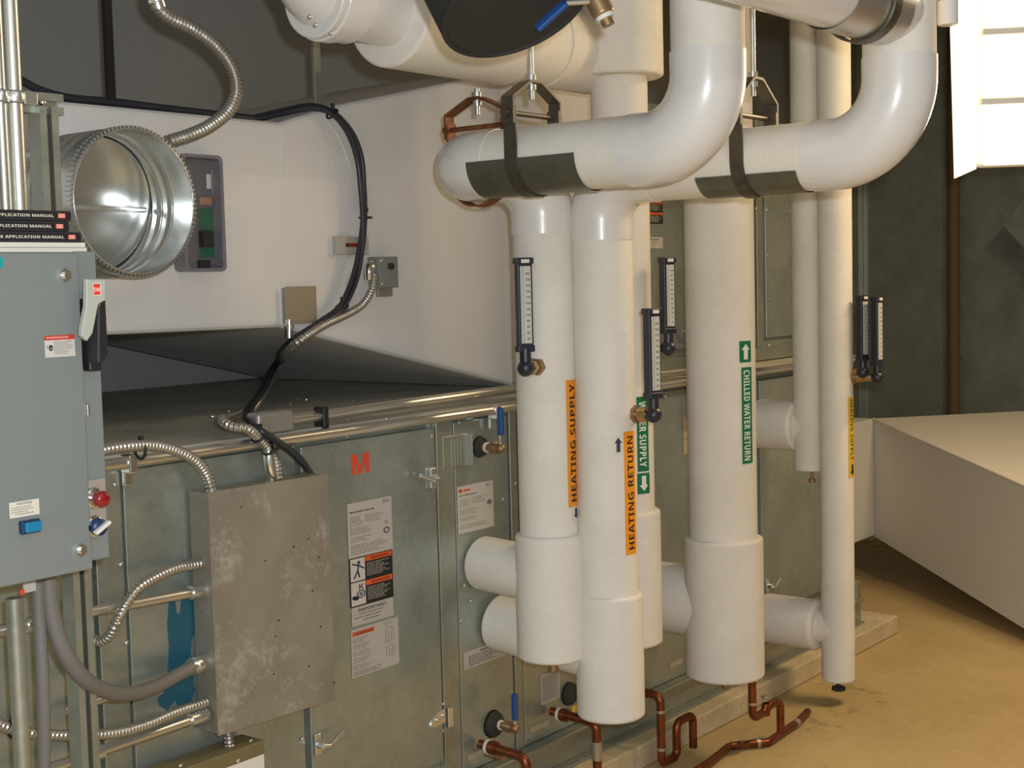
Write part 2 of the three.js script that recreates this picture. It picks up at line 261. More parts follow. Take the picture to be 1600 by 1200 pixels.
// ───────────────────────── printed labels ─────────────────────────
function paint(w, h, draw) { const c = document.createElement('canvas'); c.width = w; c.height = h; const g = c.getContext('2d'); draw(g, w, h); const t = new THREE.CanvasTexture(c); t.colorSpace = THREE.SRGBColorSpace; t.anisotropy = 4; return S({ map: t, roughness: .55 }); }
const fine = (g, x, y, w, n, gap, col = '#77736a') => { g.fillStyle = col; for (let i = 0; i < n; i++) { let u = x; const end = x + w * (.65 + .35 * rnd()); while (u < end) { const l = 5 + rnd() * 14; g.fillRect(u, y + i * gap, Math.min(l, end - u), gap * .42); u += l + 4; } } };
const word = (g, s, x, y, size, col, align = 'center', face = 'bold') => { g.fillStyle = col; g.font = `${face} ${size}px sans-serif`; g.textAlign = align; g.textBaseline = 'middle'; g.fillText(s, x, y); };
const P = {
  rating: paint(256, 330, (g, w, h) => { g.fillStyle = '#bab3a9'; g.fillRect(0, 0, w, h); fine(g, 205, 14, 40, 3, 8, '#333'); fine(g, 12, 52, 190, 1, 16, '#333'); fine(g, 14, 82, 80, 6, 10); fine(g, 100, 82, 110, 5, 10); fine(g, 14, 150, 150, 4, 11); fine(g, 14, 205, 130, 3, 11); fine(g, 14, 250, 220, 5, 12); g.fillStyle = '#55534e'; g.beginPath(); g.arc(222, 200, 19, 0, 7); g.fill(); g.fillStyle = '#bab3a9'; g.beginPath(); g.arc(222, 200, 11, 0, 7); g.fill(); fine(g, 212, 140, 22, 3, 8, '#444'); }),
  ratingRed: paint(256, 330, (g, w, h) => { g.fillStyle = '#bcb5ac'; g.fillRect(0, 0, w, h); g.fillStyle = '#c8452c'; g.beginPath(); g.arc(24, 34, 14, 0, 7); g.fill(); g.fillRect(46, 28, 46, 13); fine(g, 205, 18, 36, 3, 8, '#444'); fine(g, 12, 64, 190, 1, 16, '#333'); fine(g, 14, 92, 80, 6, 10); fine(g, 100, 92, 110, 5, 10); fine(g, 14, 165, 150, 4, 11); fine(g, 14, 220, 130, 3, 11); fine(g, 14, 270, 220, 3, 12); g.fillStyle = '#6b6a64'; g.beginPath(); g.arc(226, 150, 18, 0, 7); g.fill(); }),
  warning: paint(280, 340, (g, w, h) => {
    g.fillStyle = '#1d1a18'; g.fillRect(0, 0, w, h); g.fillStyle = '#c9c2b6'; g.fillRect(8, 8, 92, 156); g.fillRect(8, 172, 92, 160);
    for (const y of [0, 168]) { g.fillStyle = '#e0571f'; g.fillRect(104, y + 6, 172, 36); word(g, '\u26A0 WARNING', 190, y + 25, 25, '#1d1a18'); fine(g, 112, y + 56, 150, 8, 12, '#b4ada2'); }
    g.strokeStyle = '#16233f'; g.lineWidth = 9; g.lineCap = 'round'; g.fillStyle = '#16233f'; g.beginPath(); g.arc(62, 38, 10, 0, 7); g.fill();
    g.beginPath(); g.moveTo(58, 52); g.lineTo(54, 92); g.lineTo(30, 142); g.moveTo(54, 92); g.lineTo(62, 138); g.moveTo(58, 56); g.lineTo(92, 84); g.moveTo(58, 58); g.lineTo(22, 42); g.stroke();
    g.lineWidth = 7; g.beginPath(); g.arc(70, 258, 24, 0, 7); g.stroke(); g.beginPath(); g.arc(70, 258, 8, 0, 7); g.stroke(); g.beginPath(); g.ellipse(34, 280, 22, 14, .4, 0, 7); g.fill(); g.beginPath(); g.moveTo(62, 192); g.lineTo(62, 224); g.moveTo(82, 190); g.lineTo(70, 206); g.lineTo(84, 224); g.stroke();
  }),
  important: paint(256, 140, (g, w, h) => { g.fillStyle = '#b5aea2'; g.fillRect(0, 0, w, h); word(g, 'IMPORTANT', w / 2, 30, 30, '#2a2724'); fine(g, 50, 56, 150, 1, 14, '#3f3b36'); fine(g, 18, 80, 220, 1, 14, '#3f3b36'); fine(g, 70, 104, 130, 1, 14, '#3f3b36'); }),
  warning2: paint(280, 330, (g, w, h) => { g.fillStyle = '#b7b0a6'; g.fillRect(0, 0, w, h); g.fillStyle = '#cf5a32'; g.fillRect(8, 20, 128, 30); word(g, '\u26A0 WARNING', 72, 36, 20, '#2a1f1a'); for (let i = 0; i < 5; i++) fine(g, 10, 64 + i * 46, 108, 4, 9, '#77726a'); fine(g, 10, 292, 180, 3, 11, '#55514b'); fine(g, 190, 14, 76, 3, 8, '#77726a'); g.strokeStyle = '#6b675f'; g.lineWidth = 3; for (const y of [40, 165]) { g.beginPath(); g.moveTo(205, y + 95); g.lineTo(205, y + 30); g.quadraticCurveTo(225, y, 248, y + 30); g.lineTo(252, y + 95); g.moveTo(222, y + 95); g.lineTo(222, y + 40); g.moveTo(238, y + 95); g.lineTo(236, y + 40); g.stroke(); } fine(g, 195, 140, 70, 3, 8, '#77726a'); }),
  notice: paint(256, 150, (g, w, h) => { g.fillStyle = '#b3ada4'; g.fillRect(0, 0, w, h); word(g, 'NOTICE', w / 2 + 20, 28, 26, '#2a2724'); fine(g, 30, 50, 190, 5, 18, '#4b4741'); }),
  plain: paint(160, 200, (g, w, h) => { g.fillStyle = '#b9b6ae'; g.fillRect(0, 0, w, h); g.fillStyle = '#a39f97'; g.fillRect(10, 10, w - 20, h - 20); fine(g, 20, 24, 118, 11, 14, '#8b877f'); }),
  strip: paint(256, 60, (g, w, h) => { g.fillStyle = '#b0a68c'; g.fillRect(0, 0, w, h); fine(g, 20, 16, 210, 2, 16, '#9a917a'); }),
  cabWarn: paint(260, 190, (g, w, h) => { g.fillStyle = '#c4c0b8'; g.fillRect(0, 0, w, h); g.fillStyle = '#c4382a'; g.fillRect(0, 0, w, 40); fine(g, 20, 12, 210, 1, 30, '#e0b0a4'); fine(g, 78, 54, 170, 8, 15, '#77736c'); g.fillStyle = '#222'; g.beginPath(); g.ellipse(52, 108, 17, 27, 0, 0, 7); g.fill(); g.fillStyle = '#c4c0b8'; g.beginPath(); g.arc(54, 112, 7, 0, 7); g.fill(); g.strokeStyle = '#333'; g.lineWidth = 5; g.beginPath(); g.moveTo(20, 86); g.lineTo(28, 98); g.lineTo(20, 112); g.stroke(); }),
  caution: paint(260, 170, (g, w, h) => { g.fillStyle = '#d6cfc0'; g.fillRect(0, 0, w, h); word(g, 'CAUTION', w / 2, 26, 30, '#2d2a28'); for (let i = 0; i < 4; i++) fine(g, 18 + (i === 3 ? 30 : 0), 60 + i * 24, 224 - (i === 3 ? 60 : 0), 1, 20, '#6b675f'); }),
  on: paint(96, 110, (g, w, h) => { g.fillStyle = '#d8d6c6'; g.fillRect(0, 0, w, h); g.fillStyle = '#d8382a'; g.fillRect(8, 8, 80, 94); word(g, 'ON', 48, 58, 48, '#f6d8c0'); }),
  nextTag: paint(120, 60, (g, w, h) => { g.fillStyle = '#b9b3ac'; g.fillRect(0, 0, w, h); fine(g, 8, 8, 100, 5, 10, '#44403c'); }),
  reading: (hi, step) => paint(96, 640, (g, w, h) => { g.fillStyle = '#cfd0c4'; g.fillRect(0, 0, w, h); g.fillStyle = '#9aa097'; g.fillRect(22, 0, 7, h); g.fillStyle = '#333'; for (let i = 0; i < 61; i++) g.fillRect(i % 5 ? 6 : 2, 34 + i * 9.8, i % 5 ? 8 : 14, 2); for (let i = 0; i < 12; i++) word(g, String(hi - step * i), 66, 62 + i * 49, 27, '#2a2c2c'); }),
  spine: (s) => paint(1024, 64, (g, w, h) => { g.fillStyle = '#17151d'; g.fillRect(0, 0, w, h); word(g, s, 900, 34, 38, '#d3cdb8', 'right'); g.fillStyle = '#c8553f'; g.fillRect(928, 10, 56, 44); g.strokeStyle = '#f0c8b4'; g.lineWidth = 5; g.strokeRect(938, 18, 36, 28); g.strokeRect(950, 26, 12, 20); }),
};
function label2(name, m, x0, x1, y0, y1, z, parent, lab) { const g = new THREE.PlaneGeometry(x1 - x0, y1 - y0); g.translate((x0 + x1) / 2, (y0 + y1) / 2, z); const o = mesh(name, g, m, parent); if (lab) o.userData.label = lab; return o; }
function onFace(name, m, tl, br, z, parent, lab) { const a = sv(...tl, 'z', z), b = sv(...br, 'z', z); return label2(name, m, a.x, b.x, b.y, a.y, z, parent, lab); }

// ───────────────────────── air handler, lower section ─────────────────────────
const screwGeo = new THREE.SphereGeometry(.006, 8, 5).scale(1, 1, .6), font = await new FontLoader().loadAsync('fonts/droid/droid_sans_bold.typeface.json');
function screw(parent, x, y, z) { const s = mesh('screw', screwGeo, M.zinc, parent); s.position.set(x, y, z); }
function latch(parent, x, y, z, dir = 1) {
  const l = mesh('latch', [bx(x - .012, x + .012, y - .03, y + .03, z, z + .012, .003), rod(V(x, y, z), V(x, y, z + .03), .01), sweep(rounded([V(x, y, z + .03), V(x + dir * .02, y - .004, z + .034), V(x + dir * .075, y + .018, z + .028)], .008), .007, 10)], M.zinc, parent); return l;
}
function hinge(parent, x, y, z) {
  const s = new THREE.Shape(); s.moveTo(0, .022); s.lineTo(-.03, .02); s.quadraticCurveTo(-.062, .004, -.066, -.016); s.lineTo(-.05, -.022); s.lineTo(0, -.02);
  mesh('hinge', [new THREE.ExtrudeGeometry(s, { depth: .005, bevelEnabled: false }).translate(x, y, z), bx(x + .006, x + .03, y - .04, y + .022, z - .004, z + .012, .003), ball(V(x - .04, y - .002, z + .006), .007), ball(V(x - .012, y + .004, z + .006), .006)].map((g) => { g.deleteAttribute('uv'); return g.index ? g.toNonIndexed() : g; }), M.zinc, parent);
}
const AHU_TOP = 1.322, AHU_R = 5.94;
const ahu = thing('air_handler', 'long galvanized steel air handler standing on the concrete pad', 'air handler');
mesh('casing', bx(.75, AHU_R, .2, AHU_TOP - .014, -1.72, -.012), M.galvPanel, ahu);
mesh('roof_panel', bx(.74, AHU_R + .005, AHU_TOP - .013, AHU_TOP, -1.73, .012, .004), M.roof, ahu);
{ const chip = new THREE.IcosahedronGeometry(.003, 0), im = new THREE.InstancedMesh(chip, M.chrome, 130), m4 = new THREE.Matrix4(), q4 = new THREE.Quaternion(); for (let i = 0; i < 130; i++) { q4.setFromEuler(new THREE.Euler(rnd() * 6, rnd() * 6, rnd() * 6)); m4.compose(V(rr(1.9, 3.9), AHU_TOP + .002, rr(-1.1, .0)), q4, V(rr(.5, 1.4), .5, rr(.5, 1.4))); im.setMatrixAt(i, m4); } im.name = 'metal_chips'; im.userData = { kind: 'stuff' }; im.castShadow = im.receiveShadow = true; ahu.add(im); }
mesh('base_rail', [bx(.75, AHU_R, .0952, .1888, -.05, .02, .002), bx(.75, AHU_R, .189, .1992, -.05, .05, .003), bx(.75, AHU_R, .086, .095, -.05, .055, .002)], M.galv, ahu);
const T0 = 1.282, B0 = .262;
for (const [x0, x1] of [[.8, 1.86], [1.955, 2.495]]) mesh('panel', bx(x0, x1, B0, T0, -.012, .006, .003), M.galvPanel, ahu);
for (const [x0, x1] of [[1.87, 1.945], [3.055, 3.13], [3.402, 3.44], [4.93, 4.985]]) mesh('post', bx(x0, x1, .2, T0 + .01, -.012, .009, .003), M.galv, ahu);
mesh('top_rail', bx(.75, AHU_R, T0 + .008, AHU_TOP - .013, -.012, .014, .004), M.galv, ahu);
const accessDoor = mesh('access_door', bx(2.51, 3.042, B0 + .01, T0 - .006, -.012, .014, .003), M.galvPanel, ahu);
hinge(accessDoor, 3.05, .41, .013); latch(accessDoor, 2.525, .47, .014, 1); latch(accessDoor, 3.02, 1.13, .014, -1);
for (const [x0, x1] of [[3.14, 3.396], [3.45, 4.02], [4.03, 4.92]]) mesh('panel', bx(x0, x1, .201, T0, -.012, .004, .003), M.galvPanel, ahu);
const accessDoor2 = mesh('access_door', bx(5.04, 5.88, .3, T0 - .01, -.012, .012, .004), M.galvPanel, ahu);
latch(accessDoor2, 5.07, .42, .012, 1);
mesh('corner_bracket', bx(AHU_R, AHU_R + .05, .085, .27, -.08, .015, .004), M.galv, ahu);
for (const [px, py] of [[180, 757], [189, 882], [542, 681], [601, 671], [674, 682], [647, 740], [684, 745], [677, 757], [736, 939], [726, 915], [473, 1155], [198, 1005], [605, 655], [699, 644], [693, 1100], [692, 1142], [806, 755], [1040, 620], [1160, 575], [721, 970], [786, 780], [718, 660]]) { const p = sv(px, py, 'z', .012); screw(ahu, p.x, p.y, .012); }
// stickers and letter on the door
onFace('rating_label', P.rating, [542, 788], [614, 859], .0155, accessDoor, 'grey printed rating label');
onFace('warning_label', P.warning, [545, 874], [615, 932], .0157, accessDoor, 'orange and black warning label');
onFace('important_label', P.important, [549, 951], [615, 961], .0156, accessDoor, 'white label reading IMPORTANT');
onFace('warning_sheet', P.warning2, [548, 985], [624, 1036], .0156, accessDoor, 'white sheet with a small orange warning bar');
{ const a = sv(546, 743, 'z', .0145), b = sv(576, 705, 'z', .0145), g = new TextGeometry('M', { font, size: .1, depth: .0015, bevelEnabled: false }); g.computeBoundingBox(); const s = g.boundingBox.max; g.scale((b.x - a.x) / s.x, (b.y - a.y) / s.y * .96, 1); g.translate(a.x, a.y, .0142); mesh('letter_m', g, M.red, accessDoor).userData.label = 'red letter M'; }
onFace('rating_label', P.ratingRed, [714, 761], [772, 822], .0055, ahu, 'grey rating label with a red mark');
onFace('notice_label', P.notice, [724, 1020], [790, 1024], .0055, ahu, 'white notice label');
onFace('instruction_label', P.plain, [844, 1056], [875, 1090], .0055, ahu, 'pale framed instruction label');
for (const [a, b] of [[[828, 1137], [858, 1133]], [[1046, 1036], [1066, 1036]], [[731, 1180], [754, 1179]]]) onFace('strip_label', P.strip, a, b, .0056, ahu);
onFace('strip_label', P.strip, [1067, 652], [1079, 708], .0055, ahu);
// the blue protective film left on the panel beside the junction box
{ const f = new THREE.Shape(); const pts = [[266, 926], [274, 932], [276, 956], [281, 962], [285, 930], [304, 927], [308, 950], [305, 975], [309, 984], [300, 1000], [298, 1030], [304, 1046], [302, 1068], [306, 1078], [296, 1104], [280, 1108], [274, 1094], [262, 1110], [250, 1104], [247, 1090], [256, 1084], [262, 1062], [265, 1010], [262, 974]].map(([x, y]) => sv(x, y, 'z', .0085)); pts.forEach((p, i) => (i ? f.lineTo(p.x, p.y) : f.moveTo(p.x, p.y))); mesh('protective_film', new THREE.ExtrudeGeometry(f, { depth: .0012, bevelEnabled: false }).translate(0, 0, .0065), M.film, ahu).userData.label = 'torn blue protective film'; }
{ // silver name box with a vent-like face beside the blue valve handle
  const a = sv(692, 683, 'z', .01), b = sv(733, 727, 'z', .01), t = thing('damper_bracket', 'bright zinc bracket above the rating label with the red mark', 'bracket');
  mesh('plate', bx(a.x, b.x, b.y, a.y, .005, .01, .002), M.galv, t); mesh('flange', bx(b.x - .004, b.x, b.y, a.y, .005, .028, .001), M.galv, t);
  for (let i = 0; i < 4; i++) { const x = a.x + (b.x - a.x) * (.3 + i * .12); mesh('rib', bx(x, x + .004, b.y + .004, a.y - .012, .01, .013, .001), M.galv, t); }
}

// ───────────────────────── air handler, upper section ─────────────────────────
const UZ = -.2, ux = (px) => sv(px, 430, 'z', UZ).x, UP_L = ux(982), UP_TOP = 2.37;
const upper = thing('air_handler', 'tall upper steel air handler section behind the chilled water pipes', 'air handler');
mesh('casing', bx(UP_L, AHU_R, AHU_TOP + .002, UP_TOP, -1.7, UZ - .012), M.galvPanel, upper);
const upDoor = mesh('access_door', bx(UP_L + .03, ux(1158), AHU_TOP + .09, UP_TOP - .05, UZ - .012, UZ + .008, .003), M.galvPanel, upper);
mesh('bottom_rail', bx(UP_L, AHU_R, AHU_TOP + .004, AHU_TOP + .06, UZ - .012, UZ + .012, .003), M.galv, upper);
for (const [a, b] of [[1163, 1175], [1179, 1188]]) mesh('post', bx(ux(a), ux(b), AHU_TOP + .06, UP_TOP, UZ - .012, UZ + .014, .003), M.galv, upper);
mesh('panel', bx(ux(1195), ux(1241), AHU_TOP + .1, UP_TOP - .05, UZ - .012, UZ + .006, .003), M.galvPanel, upper);
const upDoor2 = mesh('access_door', bx(ux(1246), AHU_R - .02, AHU_TOP + .08, UP_TOP - .05, UZ - .012, UZ + .008, .003), M.galvPanel, upper);
latch(upDoor2, ux(1246), 1.53, UZ + .008, 1); latch(upDoor, ux(1068), 1.47, UZ + .008, -1);
for (const [px, py] of [[1181, 326], [1198, 328], [1234, 331], [1183, 397], [1199, 399], [1237, 400], [1185, 470], [1201, 468], [1238, 468], [1187, 541], [1202, 540], [1242, 537], [1234, 552], [1198, 580], [1236, 580]]) { const p = sv(px, py, 'z', UZ + .01); screw(upper, p.x, p.y, UZ + .01); }
onFace('warning_label', P.warning, [1000, 312], [1036, 350], UZ + .0098, upDoor, 'orange and black warning label');
onFace('important_label', P.important, [998, 370], [1036, 388], UZ + .0098, upDoor, 'white label reading IMPORTANT');

// ───────────────────────── insulated supply duct on the air handler ─────────────────────────
const DZ = -.3;
{
  const t = thing('insulated_duct', 'large white insulated supply duct rising from the steel air handler', 'duct');
  const q = (x, y) => { const p = sv(x, y, 'z', DZ); return [p.x, p.y]; };
  const tl = q(85, 157), bl = q(160, 520), c = q(440, 512), tm = q(440, 190), tn = q(515, 166), tr = q(700, 129), br = q(810, 605);
  const slope = (tr[1] - tn[1]) / (tr[0] - tn[0]), x2 = UP_L - .005, topR = tn[1] + slope * (x2 - tn[0]);
  mesh('duct_body', prism([[.95, bl[1] + .005], [c[0], c[1]], [br[0], AHU_TOP + .004], [x2, AHU_TOP + .004], [x2, topR], [tn[0], tn[1]], [tm[0], tm[1]], [.95, tl[1]]], -1.63, DZ, .02), M.duct, t);
  // wrinkled tape band down the corner
  const band = line('z', [[500, 172, DZ + .001], [530, 215, DZ + .001], [548, 262, DZ + .001]]);
  mesh('jacket_fold', sweep(spline(band, .03), .0022, 8), M.duct, t);
  const fold = line('z', [[441, 195, DZ - .001], [438, 300, DZ - .001], [436, 420, DZ - .001], [440, 508, DZ - .001]]);
  mesh('jacket_fold', sweep(spline(fold, .03), .0032, 8), M.duct, t);
}
{ // round spiral take-off with its damper
  const zr = -.02, c = sv(213, 315, 'z', zr), R = .176, t = thing('round_takeoff', 'open round spiral sheet metal duct collar with a damper inside', 'duct collar');
  const prof = [[R - .012, 0]], L = zr - DZ; let o = [];
  for (let i = 0; i <= 60; i++) { const s = i / 60 * L, ribs = [.07, .11, .15, .19].some((k) => Math.abs(s - k) < .006); o.push([R - .004 + (ribs ? .005 : 0), s]); }
  const ring = [...o.map(([r, s]) => [r, s]), [R - .006, L], ...o.slice().reverse().map(([r, s]) => [r - .0035, s])];
  mesh('collar', along(lathe(ring, 64), V(c.x, c.y, DZ), V(c.x, c.y, zr)), M.spiral, t);
  const teeth = []; for (let i = 0; i < 96; i++) { const a = i / 96 * Math.PI * 2; const g = new THREE.BoxGeometry(.0058, .011, .03).translate(0, R - .003, 0).rotateZ(a); teeth.push(g.translate(c.x, c.y, zr - .016)); }
  mesh('crimped_rim', teeth, M.spiral, t);
  
  const blade = mesh('damper_blade', new THREE.CylinderGeometry(R - .0095, R - .0095, .002, 48).rotateX(Math.PI / 2).rotateX(.16).translate(c.x, c.y, zr - .17), M.spiral, t);
  blade.userData.label = 'round sheet metal damper blade';
  mesh('damper_shaft', bx(c.x - R + .006, c.x + R - .04, c.y - .016, c.y - .002, zr - .155, zr - .135, .006), M.zinc, t);
}
{ // clear plastic actuator cover beside the collar
  const a = sv(296, 240, 'z', DZ + .047), b = sv(354, 424, 'z', DZ + .047), x0 = a.x - .03, x1 = b.x, y0 = b.y, y1 = a.y, z = DZ;
  const t = thing('damper_actuator', 'clear plastic boxed actuator with green circuit board behind the round collar', 'actuator');
  mesh('back_plate', bx(x0 + .008, x1 - .008, y0 + .008, y1 - .008, z + .001, z + .006, .01), S({ color: lin(.16, .145, .15), roughness: .6 }), t);
  mesh('cover', new THREE.PlaneGeometry(x1 - x0 - .016, y1 - y0 - .016).translate((x0 + x1) / 2, (y0 + y1) / 2, z + .047), M.clear, t);
  const fr = new THREE.Shape(); const rr2 = (s, e) => { const X0 = x0 + e, X1 = x1 - e, Y0 = y0 + e, Y1 = y1 - e, k = .018; s.moveTo(X0 + k, Y0); s.lineTo(X1 - k, Y0); s.quadraticCurveTo(X1, Y0, X1, Y0 + k); s.lineTo(X1, Y1 - k); s.quadraticCurveTo(X1, Y1, X1 - k, Y1); s.lineTo(X0 + k, Y1); s.quadraticCurveTo(X0, Y1, X0, Y1 - k); s.lineTo(X0, Y0 + k); s.quadraticCurveTo(X0, Y0, X0 + k, Y0); };
  rr2(fr, 0); const hole = new THREE.Path(); rr2(hole, .009); fr.holes.push(hole);
  mesh('cover_rim', metreUV(new THREE.ExtrudeGeometry(fr, { depth: .048, bevelEnabled: false, curveSegments: 5 }).translate(0, 0, z + .001)), S({ color: lin(.2, .18, .2), roughness: .25 }), t);
  const pcb = onFace('circuit_board', M.green, [310, 325], [338, 402], z + .012, t), relay = sv(322, 372, 'z', z + .015), cap = sv(318, 415, 'z', z + .015);
  mesh('relay', bx(relay.x - .02, relay.x + .015, relay.y - .025, relay.y + .02, z + .006, z + .03, .003), M.blackMatte, t);
  mesh('terminal', bx(cap.x - .015, cap.x + .018, cap.y - .015, cap.y + .015, z + .006, z + .026, .003), M.blackMatte, t);
  onFace('tag', M.white, [322, 272], [330, 295], z + .012, t); onFace('tag', paint(40, 120, (g, w, h) => { g.fillStyle = '#c4bfae'; g.fillRect(0, 0, w, h); g.fillStyle = '#5d93a6'; g.fillRect(12, 16, 16, 52); g.fillStyle = '#5a4c22'; g.fillRect(12, 80, 16, 26); }), [330, 265], [339, 302], z + .013, t);
  const w1 = sv(325, 315, 'z', z + .012); mesh('wire_terminal', bx(w1.x - .03, w1.x + .01, w1.y - .01, w1.y + .012, z + .006, z + .018, .003), S({ color: lin(.4, .22, .12), roughness: .6 }), t);
}
{ // thermostat boxes on the duct
  const z = DZ;
  let a = sv(526, 369, 'z', z + .02), b = sv(577, 398, 'z', z + .02), t = thing('switch_plate', 'flat beige switch plate with a red slide, crossed by black cables', 'switch');
  mesh('plate', bx(a.x, b.x, b.y, a.y, z, z + .02, .003), S({ color: lin(.4, .37, .32), roughness: .6 }), t);
  const s0 = sv(540, 380, 'z', z + .02), s1 = sv(562, 386, 'z', z + .02); mesh('slot', bx(s0.x, s1.x, s1.y, s0.y, z + .018, z + .0215, .0008), M.blackMatte, t); mesh('red_slide', bx(s0.x + .012, s1.x, s1.y + .001, s0.y - .001, z + .02, z + .025, .001), S({ color: lin(.35, .02, .01), roughness: .5 }), t);
  a = sv(592, 401, 'z', z + .05); b = sv(623, 449, 'z', z + .05); t = thing('thermostat_box', 'small grey green control box with a black knob on the duct', 'control box');
  mesh('body', bx(a.x, b.x, b.y, a.y, z, z + .05, .002), M.cabinet, t); const k = sv(611, 416, 'z', z + .052);
  mesh('knob', new THREE.CapsuleGeometry(.01, .009, 4, 12).rotateZ(Math.PI / 2).scale(1, 1, .5).translate(k.x, k.y, z + .052), M.black, t); screw(t, a.x + .012, a.y - .012, z + .05); screw(t, a.x + .012, b.y + .012, z + .05);
  const c = sv(592, 446, 'z', z + .015), d = sv(615, 463, 'z', z + .015); mesh('mounting_tab', bx(c.x, d.x, d.y, c.y + .02, z, z + .012, .001), M.galv, t);
  const e = sv(582, 415, 'z', z + .06), f = sv(584, 436, 'z', z + .06); mesh('conduit_elbow', [sweep(rounded([V(a.x + .005, e.y, z + .03), V(e.x, e.y, z + .045), V(f.x, f.y, z + .04)], .02), .016, 14)], M.chrome, t);
  a = sv(446, 448, 'z', z + .02); b = sv(496, 504, 'z', z + .02); t = thing('square_box', 'square tan blank cover box low on the duct', 'junction box');
  mesh('cover', bx(a.x, b.x, b.y, a.y, z + .016, z + .02, .001), S({ color: lin(.3, .26, .19), metalness: .4, roughness: .5 }), t); mesh('body', bx(a.x + .003, b.x - .003, b.y + .003, a.y - .003, z, z + .016, .002), M.galv, t);
  const g = sv(452, 505, 'z', z + .03), h = sv(452, 528, 'z', z + .03); mesh('connector', [rod(V(g.x, g.y + .01, z + .03), V(h.x, h.y, z + .03), .011), hexNut(V(g.x, g.y - .004, z + .03), V(g.x, g.y - .016, z + .03), .015)], M.chrome, t);
}

// ───────────────────────── control wiring: cables and conduits ─────────────────────────
const flexR = (r) => (s) => r + r * .13 * Math.cos(s * Math.PI * 2 / .0105);
const flexSweep = (pts, r) => sweep(spline(pts, .0022), flexR(r), 10);
function tie(parent, p, dir, r) { const g = new THREE.TorusGeometry(r, .0035, 6, 20); g.applyQuaternion(new THREE.Quaternion().setFromUnitVectors(V(0, 0, 1), dir.clone().normalize())); g.translate(p.x, p.y, p.z); mesh('cable_tie', [g.toNonIndexed(), bx(p.x - .005, p.x + .005, p.y + r - .003, p.y + r + .012, p.z, p.z + .008)], M.black, parent); }
{
  const run = [[300, 176, -.36], [380, 188, -.36], [440, 176, -.34], [488, 168, -.3], [520, 178, -.275], [546, 206, -.27], [562, 245, -.27], [568, 295, -.27], [569, 345, -.265], [565, 392, -.262], [553, 440, -.262], [532, 480, -.262], [500, 505, -.255], [462, 530, -.25]];
  const low = [[430, 568, 1.42], [408, 610, 1.37], [388, 642, 1.35]];
  for (let k = 0; k < 3; k++) {
    const dx = [0, 5, -5][k], dz = [0, .012, .006][k], pts = run.map(([x, y, z], i) => { const p = sv(x + dx * Math.sin(i * .6 + k), y + (k - 1) * 2, 'z', z + dz); return p; });
    low.forEach(([x, y, h]) => pts.push(sv(x + dx * .7, y + k * 2, 'y', h + dz)));
    pts.push(sv(400 + k * 4, 668 + k * 2, 'z', .06 + dz), sv(436 + k * 3, 692 + k * 2, 'z', .075 + dz), sv(466 + k * 2, 714 + k * 4, 'z', .06), sv(486 + k, 741, 'z', .02));
    const t = thing('control_cable', ['thickest black control cable arching over the white duct', 'outer black control cable arching over the white duct', 'inner black control cable arching over the white duct'][k], 'cable', 'black control cables on the duct');
    mesh('cable', sweep(spline(pts, .015), [.0095, .0075, .0075][k], 10), M.cable, t);
    if (!k) for (const [x, y, z, d] of [[571, 340, -.262, V(0, 1, 0)], [534, 480, -.255, V(-.5, .8, .2)], [519, 178, -.27, V(1, -1, 0)]]) tie(t, sv(x, y, 'z', z), d, .019);
  }
  const pts = [...line('z', [[20, 118, -.33], [60, 140, -.33], [100, 152, -.33], [180, 160, -.33], [260, 170, -.34], [330, 178, -.34], [400, 186, -.35]])];
  single('control_cable', sweep(spline(pts, .03), .011, 8), M.cable, 'black cable lying along the top left edge of the white duct', 'cable');
}
